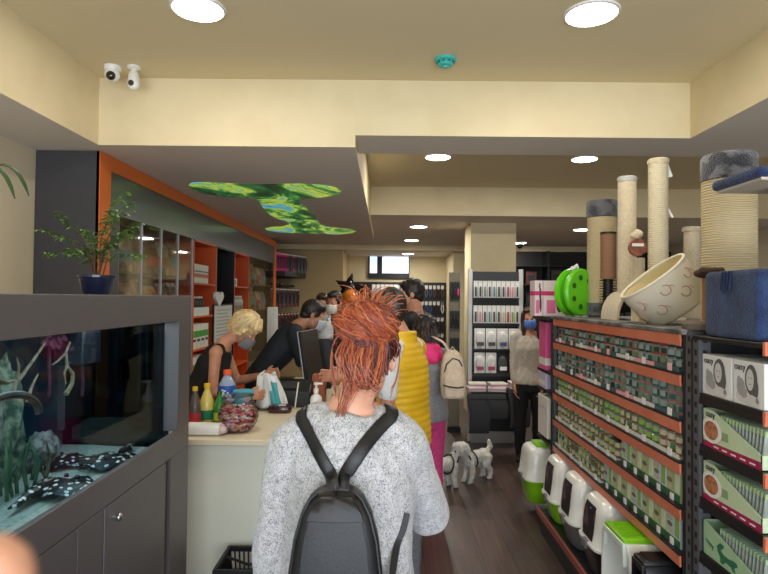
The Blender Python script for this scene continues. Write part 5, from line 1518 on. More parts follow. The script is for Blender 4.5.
class Human:
    """pose in a local frame: +Y is the way the chest faces, +X the figure's right hand side (seen from behind)"""
    def __init__(s, h, fem, lean=0.0, arms=None, legs=None, head=(0, 0, 0), hoff=(0, 0, 0), w=1.0, skin='mid', curl=.5, hips=(0, 0)):
        s.S = h/1.71; s.fem = fem; s.lean = lean; s.w = w; s.skin = SK[skin]; s.hips = hips
        sx = (.152 if fem else .175)*w
        s.sh = {k: s.up((q*sx, -.005, 1.375)) for k, q in (('L', -1), ('R', 1))}
        s.el = {}; s.wr = {}; s.fd = {}
        for k, q in (('L', -1), ('R', 1)):
            d1, d2 = arms[k] if arms and k in arms else ((q*.18, .0, -1), (q*.05, .25, -1))
            s.el[k] = s.sh[k] + V(d1).normalized()*.285; s.fd[k] = V(d2).normalized(); s.wr[k] = s.el[k] + s.fd[k]*.245
        s.hip = {k: V((q*.088, 0, .88)) for k, q in (('L', -1), ('R', 1))}
        s.kn = {}; s.an = {}
        for k, q in (('L', -1), ('R', 1)):
            d1, d2 = legs[k] if legs and k in legs else ((q*.03, .02, -1), (0, -.03, -1))
            s.kn[k] = s.hip[k] + V(d1).normalized()*.40; s.an[k] = s.kn[k] + V(d2).normalized()*.40
        low = min(s.an[k].z for k in 'LR') - .075
        s.dz = -low
        s.hc = s.up((0, .02, 1.44)) + V((0, .02, .155)) * 1.0 + V(hoff)
        if lean > .2: s.hc = s.up((0, .035, 1.60)) + V(hoff)
        s.HR = RZ(head[0]) @ RX(-head[1]) @ RY(head[2])
        s.curl = curl
    def up(s, p):
        x, y, z = p; f = max(0, min(1, (z-.86)/.22)); a = s.lean*f; dz = z-.92
        if dz < 0: return V((x, y, z))
        return V((x, y*math.cos(a)+dz*math.sin(a), .92+dz*math.cos(a)-y*math.sin(a)))
    def secs(s, rings, t=0.0):
        out = []
        for r in rings:
            z, rx, ry = r[:3]; yo = r[3] if len(r) > 3 else 0
            c = s.up((0, yo, z)); f = max(0, min(1, (z-.86)/.22)); a = s.lean*f
            out.append((c, V(((rx*s.w+t), 0, 0)), V((0, (ry+t)*math.cos(a), -(ry+t)*math.sin(a)))))
        return out
    def hand(s, mb, k):
        q = -1 if k == 'L' else 1
        w = s.wr[k]; d = s.fd[k]
        n = V((-q, 0, 0)) - d*V((-q, 0, 0)).dot(d)
        if n.length < .3: n = V((0, 0, -1)) - d*V((0, 0, -1)).dot(d)
        n.normalize(); lat = d.cross(n)*(1 if k == 'R' else -1)      # lat points to the thumb side
        if lat.y < 0 and abs(d.z) > .7: lat = -lat
        mb.oval([(w - d*.01, lat*.026, n*.020), (w+d*.03, lat*.034, n*.017), (w+d*.07, lat*.041, n*.015), (w+d*.092, lat*.040, n*.012)], 14)
        for i, (o, L) in enumerate(((.031, .072), (.010, .080), (-.011, .075), (-.031, .060))):
            p = w + d*.088 + lat*o; dd = (d + lat*(o*2.2)).normalized(); r = .0088
            for seg, (ll, rr) in enumerate(((.44, .0085), (.32, .0078), (.26, .0068))):
                dd = (dd*math.cos(s.curl*.8) + n*math.sin(s.curl*.8)).normalized()
                p2 = p + dd*(L*ll); mb.cap(p, r, p2, rr, 8); p = p2; r = rr
        p = w + d*.03 + lat*.030; dd = (d*.75 + lat*.6 + n*.25).normalized(); mb.cap(p - dd*.01, .013, p+dd*.036, .0105, 8)
        p = p + dd*.036; dd = (d*.85 + lat*.2 + n*.45).normalized(); mb.cap(p, .0105, p+dd*.032, .008, 8)
    def headprims(s, mb):
        T0 = mb.T.copy(); mb.T = Matrix.Translation(s.hc) @ s.HR.to_4x4()
        k = .95 if s.fem else 1.0
        mb.ell((0, -.012, .030), (.074*k, .094, .086)); mb.ell((0, .022, -.035), (.059*k, .070, .080)); mb.ell((0, .050, -.088), (.030*k, .034, .026))
        mb.ell((0, .070, .018), (.052*k, .024, .016)); mb.cap((0, .088, .012), .009, (0, .112, -.022), .013, 8)
        mb.ell((0, .100, -.028), (.019, .012, .009)); mb.ell((0, .082, -.058), (.026, .014, .007)); mb.ell((0, .081, -.068), (.023, .013, .007))
        for q in (-1, 1):
            mb.ell((q*.075*k, -.006, -.004), (.010, .021, .032), RZ(q*.35)); mb.ell((q*.040, .058, -.022), (.022, .020, .020))
        mb.T = T0
    def finish(s, name, label, loc, rz, voxel=.007):
        s.M = Matrix.Translation((loc[0], loc[1], 0)) @ Matrix.Rotation(rz, 4, 'Z') @ Matrix.Scale(s.S, 4) @ Matrix.Translation((0, 0, s.dz))
        mb = MB()
        mb.oval(s.secs(RF if s.fem else RM), 24)
        nb = s.up((0, -.012, 1.43)); up = s.hc + s.HR @ V((0, -.02, -.05))
        mb.cap(nb, .060 if not s.fem else .050, up, .055 if not s.fem else .046)
        s.headprims(mb)
        for k, q in (('L', -1), ('R', 1)):
            a = s.up((q*.09*s.w, -.008, 1.395)); r = .050 if s.fem else .056
            mb.cap(a, r*.9, s.sh[k], r)
            m1 = s.sh[k].lerp(s.el[k], .5); m2 = s.el[k].lerp(s.wr[k], .3)
            mb.limb([s.sh[k], m1, s.el[k], m2, s.wr[k]], [r*.92, .043*(.92 if s.fem else 1.05), .036, .037, .025])
            s.hand(mb, k)
            t1 = s.hip[k].lerp(s.kn[k], .4); c1 = s.kn[k].lerp(s.an[k], .3)
            mb.limb([s.hip[k], t1, s.kn[k], c1, s.an[k]], [.088, .078, .054, .055, .036])
            f0 = s.an[k] + V((0, -.03, -.045)); mb.cap(f0, .030, s.an[k] + V((q*.015, .125, -.052)), .024); mb.cap(s.an[k], .036, f0, .034)
        me = blob_mesh(mb, name, s.skin, voxel, 3)
        me.transform(Matrix.Translation((0, 0, 0)))
        L = Matrix.Scale(s.S, 4) @ Matrix.Translation((0, 0, s.dz)); s.L = L
        me.transform(L)
        o = bpy.data.objects.new(name, me); COL.objects.link(o)
        o.location = (loc[0], loc[1], 0); o.rotation_euler = (0, 0, rz)
        setp(o, label, 'person'); s.o = o
        return o
    def part(s, mb, name, mats, voxel=.009, smooth=4, wrinkle=None, raw=False, label=None, sharp=60):
        me = mb.mesh(name, mats, sharp) if raw else blob_mesh(mb, name, mats, voxel, smooth, wrinkle)
        me.transform(s.L)
        o = bpy.data.objects.new(name, me); COL.objects.link(o); o.parent = s.o
        if label: o['label'] = label
        return o
    def top(s, name, m, sleeve=1.0, hem=.84, t=.014, ts=.012, neck=1.43, rings=None, voxel=.009, wrinkle=(.006, 9), arms='LR', shr=None, label=None):
        R = rings or [r for r in (RF if s.fem else RM)]
        R = [r for r in R if hem <= r[0] <= neck]
        if R[0][0] > hem+.005:
            base = (RF if s.fem else RM); lo = [r for r in base if r[0] <= hem] or [base[0]]
            R = [(hem,)+tuple(R[0][1:])] + R
        mb = MB(); mb.oval(s.secs(R, t), 28)
        for k, q in (('L', -1), ('R', 1)):
            a = s.up((q*.09*s.w, -.008, 1.395)); r = (shr or (.050 if s.fem else .056)) + ts*.8
            mb.cap(a, r*.92, s.sh[k] if sleeve > 0 else a.lerp(s.sh[k], .35), r if sleeve > 0 else r*.95)
            if sleeve > 0 and k in arms:
                if sleeve <= 1:
                    e = s.sh[k].lerp(s.el[k], sleeve); mb.limb([s.sh[k], e], [r, .042+ts])
                else:
                    e = s.el[k].lerp(s.wr[k], min(1, sleeve-1)); mb.limb([s.sh[k], s.sh[k].lerp(s.el[k], .5), s.el[k], e], [r, .043+ts, .038+ts*1.1, .028+ts*.9])
        return s.part(mb, name, m, voxel, 4, wrinkle, label=label)
    def trousers(s, m, t=.012, name='trousers', wide=0.0, top=1.0, wrinkle=(.005, 10), voxel=.011):
        mb = MB(); R = [(top, .140 if s.fem else .152, .1)] if False else []
        mb.oval(s.secs([(.78, .150, .100), (.86, .165, .110), (.92, .164, .110), (top, .142 if s.fem else .152, .098)], t), 24)
        for k in 'LR':
            t1 = s.hip[k].lerp(s.kn[k], .4); c1 = s.kn[k].lerp(s.an[k], .35)
            mb.limb([s.hip[k], t1, s.kn[k], c1, s.an[k]+V((0, 0, .02))], [.088+t, .080+t, .056+t+wide*.5, .056+t+wide, .042+t+wide])
        return s.part(mb, name, m, voxel, 3, wrinkle)
    def shoes(s, m):
        for k, q in (('L', -1), ('R', 1)):
            a = s.an[k]; mb = MB()
            mb.cap(a+V((0, -.035, -.035)), .038, a+V((q*.015, .13, -.048)), .030); mb.cap(a+V((0, 0, .0)), .042, a+V((0, -.02, -.03)), .042)
            for i, v in enumerate(mb.v): mb.v[i] = V((v.x, v.y, max(v.z, a.z-.075)))
            s.part(mb, 'shoe', m, .008, 2)
    def inhead(s, mb): mb.T = Matrix.Translation(s.hc) @ s.HR.to_4x4(); return mb
    def eyes(s):
        for q in (-1, 1):
            mb = s.inhead(MB()); mb.ell((q*.031, .074, .006), (.0135, .012, .009), nu=12, nv=8)
            mb.m = 1; mb.ell((q*.031, .0835, .006), (.006, .004, .006), nu=10, nv=6)
            s.part(mb, 'eye', [eyew, iris], raw=True)
    def mask(s, m, label=None):
        mb = s.inhead(MB())
        def f(u, w):
            a = (u-.5)*2.3; z = -.012 - .098*w
            bul = math.sin(PI*(.15+.7*w)); r = .066 + .012*bul
            return V((r*math.sin(a)*(.98-.12*w), .012 + .120*math.cos(a)*(.82+.22*bul), z + .010*math.cos(a*1.3)))
        mb.grid(f, 22, 12)
        o = s.part(mb, 'face_mask', m, raw=True, label=label)
        md = o.modifiers.new('thick', 'SOLIDIFY'); md.thickness = .002
        for q in (-1, 1):
            mb = s.inhead(MB())
            for z0 in (-.022, -.088): mb.tube([(q*.056, .045, z0), (q*.074, .012, z0*.6), (q*.082, -.012, .0)], .0016, 5)
            s.part(mb, 'ear_loop', m, raw=True)
        return o
    def short_hair(s, m, thick=.012):
        mb = s.inhead(MB()); mb.ell((0, -.022, .040), (.076+thick*.5, .094+thick*.3, .086+thick)); mb.ell((0, -.058, -.012), (.064, .056, .062)); mb.ell((0, .03, .088), (.058, .056, .034+thick*.3))
        for q in (-1, 1): mb.ell((q*.066, .006, .022), (.014, .028, .036))
        s.part(mb, 'hair', m, .006, 3, (.003, 40))
    def strands(s, m, name, paths, r=.0022, n=5):
        mb = s.inhead(MB())
        for p in paths:
            k = len(p); mb.tube(p, [r*(1-.55*i/(k-1)) for i in range(k)], n, m=random.randrange(len(m)))
        return s.part(mb, name, m, raw=True)

def spline(ctrl, n=10):
    """smooth curve through the control points"""
    P = [V(p) for p in ctrl]; P = [P[0]*2-P[1]] + P + [P[-1]*2-P[-2]]; out = []
    m = len(P)-3
    for i in range(n+1):
        u = i/n*m; k = min(int(u), m-1); t = u-k; a, b2, c, d = P[k:k+4]
        out.append(.5*((b2*2) + (c-a)*t + (a*2-b2*5+c*4-d)*t*t + (b2*3-a-c*3+d)*t**3))
    return out
hair_dark = mat('hair_dark', (26, 20, 18), .45, col2=(44, 34, 30), nscale=60, stretch=(1, 1, .1)); hair_brown = mat('hair_brown', (52, 34, 26), .45, col2=(78, 52, 40), nscale=60, stretch=(1, 1, .1))
shoe_dark = mat('shoe_dark', (30, 28, 28), .6); denim = mat('denim', (58, 70, 96), .85, col2=(44, 54, 78), nscale=60)

# ---------------------------------------------------------------- red-haired woman with backpack, nearest
HX, HY = -.088, 1.43
w1 = Human(1.64, True, .04, {'R': ((.26, .50, -.86), (-.30, .90, .10)), 'L': ((-.20, .05, -1), (.02, .22, -1))}, None, (0, .30, .04), (.040, .03, -.035), .93, 'fair')
for k in 'LR':
    w1.sh[k] += V((0, 0, -.030))
w1.sh['L'] += V((-.004, 0, 0)); w1.el['L'] = w1.sh['L'] + V((-.040, .01, -.280)); w1.wr['L'] = w1.el['L'] + V((-.005, .05, -.24)); w1.fd['L'] = V((0, .2, -.98)).normalized()
w1.el['R'] += V((0, 0, -.012)); w1.wr['R'] += V((0, 0, -.012))
w1.finish('person', 'red-haired woman from behind in grey knit sweater with black backpack', (HX, HY), 0, .006)
knit = bpy.data.materials.new('heather_knit'); knit.use_nodes = True
nt = knit.node_tree; b = nt.nodes['Principled BSDF']; b.inputs['Roughness'].default_value = .95; b.inputs['Sheen Weight'].default_value = .3
tc = nt.nodes.new('ShaderNodeTexCoord'); n1 = nt.nodes.new('ShaderNodeTexNoise'); n1.inputs['Scale'].default_value = 330; n1.inputs['Detail'].default_value = 2.5
n2 = nt.nodes.new('ShaderNodeTexNoise'); n2.inputs['Scale'].default_value = 60; n2.inputs['Detail'].default_value = 2
r = nt.nodes.new('ShaderNodeValToRGB'); r.color_ramp.elements[0].position = .30; r.color_ramp.elements[0].color = rgb((104, 106, 110)); r.color_ramp.elements[1].position = .58; r.color_ramp.elements[1].color = rgb((196, 196, 197))
ad = nt.nodes.new('ShaderNodeMath'); ad.operation = 'MULTIPLY_ADD'; ad.inputs[1].default_value = .35; bp = nt.nodes.new('ShaderNodeBump'); bp.inputs['Strength'].default_value = .5; bp.inputs['Distance'].default_value = .004
nt.links.new(tc.outputs['Object'], n1.inputs['Vector']); nt.links.new(tc.outputs['Object'], n2.inputs['Vector'])
nt.links.new(n2.outputs['Fac'], ad.inputs[0]); nt.links.new(n1.outputs['Fac'], ad.inputs[2])
sb = nt.nodes.new('ShaderNodeMath'); sb.operation = 'SUBTRACT'; sb.inputs[1].default_value = .175
nt.links.new(ad.outputs[0], sb.inputs[0]); nt.links.new(sb.outputs[0], r.inputs[0]); nt.links.new(r.outputs[0], b.inputs['Base Color'])
nt.links.new(n1.outputs['Fac'], bp.inputs['Height']); nt.links.new(bp.outputs['Normal'], b.inputs['Normal'])
RS = [(.80, .180, .125), (.90, .178, .125), (1.05, .165, .118), (1.16, .165, .118), (1.26, .165, .118), (1.345, .152, .098), (1.405, .110, .074), (1.432, .082, .064)]
sw = w1.top('sweater', knit, 2.0, .80, .018, .022, 1.44, RS, .007, (.011, 8), shr=.046)
w1.trousers(denim); w1.shoes(white)
# hair: dark auburn scalp, strands drawn up into a messy copper knot
auburn = mat('hair_auburn', (72, 37, 38), .5, col2=(62, 32, 36), nscale=50, stretch=(1, 1, .15)); copper = mat('hair_copper', (168, 84, 50), .5, col2=(142, 66, 40), nscale=60, stretch=(1, 1, .15)); copper2 = mat('hair_light_copper', (190, 110, 70), .5); auburn2 = mat('hair_red', (112, 52, 42), .5)
mb = w1.inhead(MB()); mb.ell((0, -.022, .040), (.080, .096, .090)); mb.ell((0, -.060, -.005), (.066, .052, .066)); mb.ell((0, -.066, -.055), (.048, .03, .04)); mb.ell((0, .03, .085), (.062, .056, .036))
w1.part(mb, 'hair', auburn, .006, 3, (.003, 45))
rnd = random.Random(12)
KN = V((-.002, -.098, .072))      # centre of the knot
KR = V((.082, .050, .058))
mb = w1.inhead(MB()); mb.ell(KN, tuple(KR*.93)); mb.ell(KN + V((.01, .035, .03)), (.064, .045, .05))
w1.part(mb, 'hair_knot', [auburn2], .006, 2, (.008, 22))
P = []
for k in range(330):             # nape and sides drawn upwards to the knot
    a = rnd.uniform(-1, 1)
    if k < 230: st = V((a*.062, -.072 - .030*(1-a*a)**.5, -.088 + .03*abs(a) + rnd.uniform(0, .05)))
    else:
        q = 1 if a > 0 else -1; st = V((q*(.078), rnd.uniform(-.03, .045), rnd.uniform(-.01, .09)))
    en = KN + V((rnd.uniform(-.045, .045), rnd.uniform(-.02, .02), rnd.uniform(-.035, .03)))
    mid = st.lerp(en, .5); c0 = V((0, -.02, .03)); dv = mid - c0
    rad = math.sqrt((dv.x/.086)**2 + (dv.y/.106)**2 + (dv.z/.098)**2)
    if rad < 1.04: mid = c0 + dv*(1.04/max(rad, .2))
    P.append(spline([st, mid, en], 8))
w1.strands([auburn, auburn, auburn2, auburn2, copper], 'hair_strands', P, .0021, 5)
P = []
for k in range(480):             # coils wound over the knot in all directions
    ax_ = V((rnd.gauss(.6, .26), rnd.gauss(-.15, .25), rnd.gauss(.62, .26))).normalized(); u1 = ax_.cross(V((0, 1, .2))).normalized(); u2 = ax_.cross(u1)
    lat_ = rnd.uniform(-.75, .75); cr = math.sqrt(1-lat_*lat_); a0 = rnd.uniform(0, 2*PI); ln = rnd.uniform(1.2, 2.8); rr = rnd.uniform(.95, 1.07)
    P.append([KN + V((q.x*KR.x, q.y*KR.y, q.z*KR.z)) for q in [(ax_*lat_ + (u1*math.cos(a0+t*ln)+u2*math.sin(a0+t*ln))*cr)*(rr+.05*math.sin(t*PI)) for t in [i/10 for i in range(11)]]])
w1.strands([copper, copper, copper2, auburn2], 'knot_coils', P, .0019, 5)
P = []
for k in range(120):             # loose ends sticking out above
    a = rnd.gauss(0, .55); L = rnd.uniform(.025, .065); st = KN + V((math.sin(a)*.055, rnd.uniform(-.02, .05), .042*math.cos(a) + rnd.uniform(-.01, .01)))
    d = V((math.sin(a)*.7 + rnd.uniform(-.3, .3), rnd.uniform(-.3, .3), math.cos(a)*.9 + .1)); bend = V((rnd.uniform(-.9, .9), rnd.uniform(-.3, .3), -.35))
    P.append(spline([st, st + d*L*.5, st + d*L + bend*L*.15, st + d*L*1.3 + bend*L*.6], 8))
w1.strands([copper, copper2, copper2], 'loose_ends', P, .0013, 4)
P = []
for k in range(120):              # wisps falling from the knot down the neck
    x0 = rnd.uniform(-.05, .05); st = KN + V((x0, -.015, -.035)); sw_ = rnd.uniform(-.03, .01)
    if k < 26: e = V((-.052 + rnd.uniform(-.014, .010), -.112, -.19 + rnd.uniform(-.03, .05)))
    else: e = V((rnd.uniform(-.05, .055), -.092, -.075 + rnd.uniform(-.04, .03)))
    P.append(spline([st, V((st.x*.9+sw_, -.136, -.03)), V(((st.x+e.x)/2+rnd.uniform(-.012, .012), -.120, -.09)), e], 10))
for k in range(26):
    q = rnd.choice((-1, 1)); st = V((q*.06, -.085, .06)); P.append(spline([st, V((q*(.088), -.07, .02)), V((q*(.08+rnd.uniform(0, .012)), -.06, -.05)), V((q*.07, -.06, -.10+rnd.uniform(-.02, .02)))], 8))
w1.strands([copper, auburn2, copper2, auburn], 'neck_wisps', P, .0013, 4)

# ---------------------------------------------------------------- backpack on her back
dg = bpy.context.evaluated_depsgraph_get(); dg.update()
bv = BVHTree.FromPolygons([wm(sw) @ v.co for v in sw.data.vertices], [list(p.vertices) for p in sw.data.polygons])
CAMP = V((0, 0, H))
def onback(px, py, off=.006):
    h = bv.ray_cast(CAMP, ray(px, py))
    return (h[0] - ray(px, py)*off, h[1]) if h[0] is not None else None
leather = mat('black_leather', (15, 15, 17), .46, col2=(22, 22, 24), nscale=30, bump=.08, bscale=220)
leather2 = mat('slate_leather', (25, 31, 36), .5, col2=(19, 23, 27), nscale=12, bump=.08, bscale=220)
gun = mat('gunmetal', (120, 120, 124), .3, metal=1)
q0 = onback(337, 520)[0]
bc = V((at(336, 490, 1.22).x, q0.y - .055, 0))
ztop = at(336, 487, bc.y-.03).z - .014
bp_ = thing('backpack', 'small black leather backpack on the back of the red-haired woman', 'backpack', (bc.x, bc.y, ztop-.34))
def bsec(q, wf, df, yo=0):
    return (V((bc.x - .002*q, bc.y + yo, ztop - .34*q)), V((wf/2, 0, 0)), V((0, df/2, 0)))
prof = [(0, .062, .030, .02), (.012, .088, .05, .012), (.05, .118, .066, .006), (.14, .152, .082, 0), (.30, .182, .094, 0), (.5, .200, .10, 0), (.75, .210, .104, 0), (.93, .206, .10, 0), (.985, .19, .085, 0), (1, .16, .06, 0)]
MB().oval([bsec(*p_) for p_ in prof], 40, pw=3.4).build('body', leather, bp_, sharp=70)
# darker front flap with curved seam, lower slate panel, zip tapes
pan = []
for q, wf in ((.16, .110), (.3, .132), (.5, .146), (.75, .152), (.93, .146)):
    k = [p_ for p_ in prof]; y = None
    for a, b2 in zip(prof, prof[1:]):
        if a[0] <= q <= b2[0]: y = a[2]+(b2[2]-a[2])*(q-a[0])/(b2[0]-a[0]); break
    pan.append((q, wf, y))
rs = [[V((bc.x + (wf/2)*u, bc.y - dy/2 - .004*(1-abs(u)**3) - .0005, ztop - .34*q)) for u in (-1, -.8, -.4, 0, .4, .8, 1)] + [V((bc.x + (wf/2)*u, bc.y - dy/2 + .012, ztop - .34*q)) for u in (1, -1)] for q, wf, dy in pan]
MB().rings(rs).build('front_panel', leather2, bp_, sharp=60)
rs = [[V((bc.x + (wf/2)*u, bc.y - dy/2 - .003 - .0045*(1-abs(u)**3), ztop - .34*q)) for u in (-1, -.6, 0, .6, 1)] + [V((bc.x + (wf/2)*u, bc.y - dy/2 + .01, ztop - .34*q)) for u in (1, -1)] for q, wf, dy in ((.03, .062, .058), (.06, .086, .068), (.11, .106, .076), (.155, .118, .083))]
MB().rings(rs).build('top_flap', leather, bp_, sharp=60)
for s_ in (-1, 1):
    pts = [V((bc.x + s_*wf*.47, bc.y - dy*.30, ztop-.34*q)) for q, wf, dy, yo in prof[1:8]]
    MB().tube(pts, .0035, 6).build('zip', mat('zip_dark', (14, 14, 15), .5), bp_)
MB().tube([(bc.x-.001, bc.y-.02, ztop-.004), (bc.x-.001, bc.y-.026, ztop+.006), (bc.x-.001, bc.y-.016, ztop+.014), (bc.x-.001, bc.y-.006, ztop+.006)], .003, 6).build('ring', gun, bp_)
MB().cbox((bc.x-.101, bc.y-.02, ztop-.255), (.006, .01, .03)).build('zip_pull', gun, bp_, bev=.002)
def strap(pxs, w_, name, first=None, tail=None, mirror=False):
    pts = []; nr = []
    if first: pts.append(first); nr.append(V((0, -1, .2)))
    for px, py in pxs:
        h = onback(px, py)
        if h: pts.append(h[0]); nr.append(h[1])
    for p_, n_ in (tail or []): pts.append(V(p_)); nr.append(V(n_))
    # thin out into an even smooth path
    k = len(pts); sp = spline(pts, 26); ns = []
    for i in range(27):
        u = i/26*(k-1); j = min(int(u), k-2); ns.append(nr[j].lerp(nr[j+1], u-j))
    return MB().ribbon(sp, ns, w_, .006).build(name, leather, bp_, sharp=60)
apex = V((bc.x, bc.y-.005, ztop+.003))
def over(px, py):
    p_ = onback(px, py)
    return p_
shL = onback(303, 421); shR = onback(389, 419)
def front_tail(p_, s_):
    # over the shoulder and down the chest, back under the arm
    out = []
    for dy, dz in ((.035, .012), (.085, -.012), (.125, -.09), (.14, -.19)):
        q = bv.find_nearest(p_[0] + V((0, dy, dz))); out.append((q[0] + q[1]*.005, q[1]))
    return out
strap([(331, 475), (325, 465), (318, 452), (311, 438), (305, 426), (301, 418)], .029, 'shoulder_strap', apex + V((-.008, 0, -.004)), front_tail(shL, -1))
strap([(345, 476), (353, 463), (363, 448), (374, 434), (385, 422), (392, 415)], .033, 'shoulder_strap', apex + V((.010, 0, -.004)), front_tail(shR, 1))
e0 = V((bc.x+.095, bc.y+.005, ztop-.26))
ls = [onback(*p_) for p_ in ((390, 560), (397, 546), (403, 530), (407, 513))]
pts = [l[0] for l in ls if l]; nn_ = [l[1] for l in ls if l]
MB().ribbon(spline([e0+V((.02, .012, .03))]+pts[1:], 12), [V((.2, -1, 0))]*13, .016, .004).build('lower_strap', leather, bp_)
MB().tube([e0, e0+V((.012, -.004, .012)), e0+V((.022, -.002, .03)), e0+V((.012, .0, .036)), e0+V((.004, 0, .02))], .0026, 6).build('snap_hook', gun, bp_)

# ---------------------------------------------------------------- man in the yellow quilted vest
m1 = Human(1.70, False, .06, {'L': ((-.10, -.06, -1), (.15, 1, .02)), 'R': ((.02, .7, -.8), (-.3, .9, .1))}, None, (-.5, .12, 0), (0, .03, 0), 1.14, 'tan')
m1.finish('person', 'man in yellow quilted vest and white t-shirt standing at the counter', (.112, 3.14), math.radians(66), .007)
vest = mat('vest_yellow', (226, 182, 28), .55, col2=(214, 168, 22), nscale=6, bump=.15, bscale=60)
# horizontal quilting: puffed bands
RV = []
z = .86
base = [(.80, .165, .118), (.92, .172, .120), (1.06, .166, .116), (1.20, .176, .122), (1.31, .180, .118), (1.385, .142, .094), (1.43, .090, .074), (1.50, .074, .074)]
def rv(z):
    for a, b2 in zip(base, base[1:]):
        if a[0] <= z <= b2[0]:
            u = (z-a[0])/(b2[0]-a[0]); return a[1]+(b2[1]-a[1])*u, a[2]+(b2[2]-a[2])*u
while z < 1.475:
    for dz, e in ((0, -.004), (.007, .0005), (.0175, .002), (.028, .0005)):
        rx, ry = rv(min(z+dz, 1.5)); RV.append((z+dz, rx+e, ry+e))
    z += .035
mb = MB(); mb.oval(m1.secs(RV, .012), 32)
for k, q in (('L', -1), ('R', 1)):
    a = m1.up((q*.085, -.008, 1.392)); mb.cap(a, .062, a.lerp(m1.sh[k], .98 if k == 'R' else .8), .068 if k == 'R' else .062)
m1.part(mb, 'vest', vest, .0065, 1, None)
m1.top('t_shirt', mat('tee_white', (222, 222, 222), .8), .68, .80, .010, .012, 1.46, None, .009, (.006, 12))
m1.trousers(mat('trouser_grey', (112, 114, 118), .85, col2=(100, 102, 106), nscale=60)); m1.shoes(shoe_dark); m1.short_hair(hair_dark, .008); m1.eyes()

# ---------------------------------------------------------------- woman in grey and pink hooded jacket
w2 = Human(1.52, True, .05, {'L': ((-.12, .12, -1), (.1, .8, -.3)), 'R': ((.12, .12, -1), (-.1, .8, -.3))}, None, (.15, .15, 0), (0, 0, 0), 1.06, 'fair')
w2.finish('person', 'dark-haired woman in grey jacket with pink hood and pink trousers', (.300, 4.32), math.radians(14), .009)
gj = mat('jacket_grey', (142, 142, 144), .9, col2=(126, 126, 130), nscale=90); pkh = mat('hood_pink', (240, 62, 130), .8); pkt = mat('trouser_pink', (206, 66, 128), .85, col2=(192, 58, 116), nscale=30)
w2.top('jacket', gj, 2.0, .84, .028, .022, 1.43, None, .009, (.010, 8))
w2.trousers(pkt, .008); w2.shoes(white)
mb = MB()
mb.ell(w2.up((0, -.085, 1.385)), (.135, .075, .085)); mb.ell(w2.up((0, -.075, 1.445)), (.12, .08, .05))
for q in (-1, 1): mb.cap(w2.up((q*.09, -.05, 1.42)), .05, w2.up((q*.085, .06, 1.38)), .035)
w2.part(mb, 'hood', pkh, .008, 4, (.008, 14))
rnd = random.Random(31)
mb = w2.inhead(MB()); mb.ell((0, -.025, .035), (.092, .106, .096)); mb.ell((0, -.07, -.05), (.088, .058, .09))
w2.part(mb, 'hair', hair_dark, .008, 3, (.012, 26))
P = []
for k in range(150):
    a = rnd.uniform(-1.7, 1.7); st = V((math.sin(a)*.085, -math.cos(a)*.095-.02, rnd.uniform(.0, .10))); L = rnd.uniform(.10, .22)
    dx = V((math.sin(a), -math.cos(a), 0))*.02
    P.append([st + dx*math.sin(i*.9+k)*.5 + dx*(i/8) + V((.008*math.cos(i*1.4+k), 0, -L*i/8)) for i in range(9)])
w2.strands([hair_dark, hair_brown], 'curls', P, .005, 5)
# cream backpack hanging from her right shoulder
canv = mat('canvas_cream', (214, 196, 172), .8, col2=(204, 184, 160), nscale=40, bump=.2, bscale=120)
cb_ = at(452, 375, 4.14)
t = thing('backpack', 'cream canvas backpack on the shoulder of the woman in pink trousers', 'backpack', (cb_.x, 4.14, at(452, 398, 4.14).z))
z0 = at(452, 398, 4.14).z; z1 = at(452, 350, 4.14).z; hb = z1-z0
cx = cb_.x
secs = [(V((cx+.01*(1-q), 4.14, z0+hb*q)), V((.088*k, 0, 0)), V((0, .06*k2, 0))) for q, k, k2 in ((0, .85, .7), (.05, .98, .95), (.3, 1.05, 1.1), (.6, .98, 1), (.85, .78, .8), (.96, .52, .55), (1, .3, .3))]
MB().oval(secs, 28, pw=2.8).build('body', canv, t)
secs = [(V((cx+.01, 4.08, z0+hb*q)), V((.074*k, 0, 0)), V((0, .022*k, 0))) for q, k in ((.05, .8), (.1, 1), (.4, 1.02), (.5, .9), (.53, .6))]
MB().oval(secs, 24, pw=3).build('front_pocket', canv, t)
zp = mat('zip_black', (26, 24, 24), .5)
MB().tube([(cx-.06, 4.082, z0+hb*.56), (cx-.045, 4.086, z0+hb*.72), (cx-.0, 4.092, z0+hb*.84), (cx+.045, 4.09, z0+hb*.80), (cx+.066, 4.09, z0+hb*.68)], .005, 6).build('zip', zp, t)
MB().tube([(cx-.07, 4.062, z0+hb*.30), (cx-.03, 4.055, z0+hb*.27), (cx+.03, 4.053, z0+hb*.25), (cx+.075, 4.06, z0+hb*.27)], .0055, 6).build('pocket_zip', zp, t)
MB().ribbon(spline([(cx-.02, 4.16, z1-.01), (cx-.06, 4.17, z1+.05), (cx-.105, 4.2, z1+.075), (cx-.13, 4.27, z1+.085), (cx-.13, 4.36, z1+.05)], 14), [V((.3, -.4, 1))]*15, .03, .006).build('shoulder_strap', canv, t)
MB().tube([(cx-.02, 4.13, z1-.005), (cx, 4.12, z1+.025), (cx+.025, 4.13, z1-.005)], .005, 6).build('top_loop', canv, t)

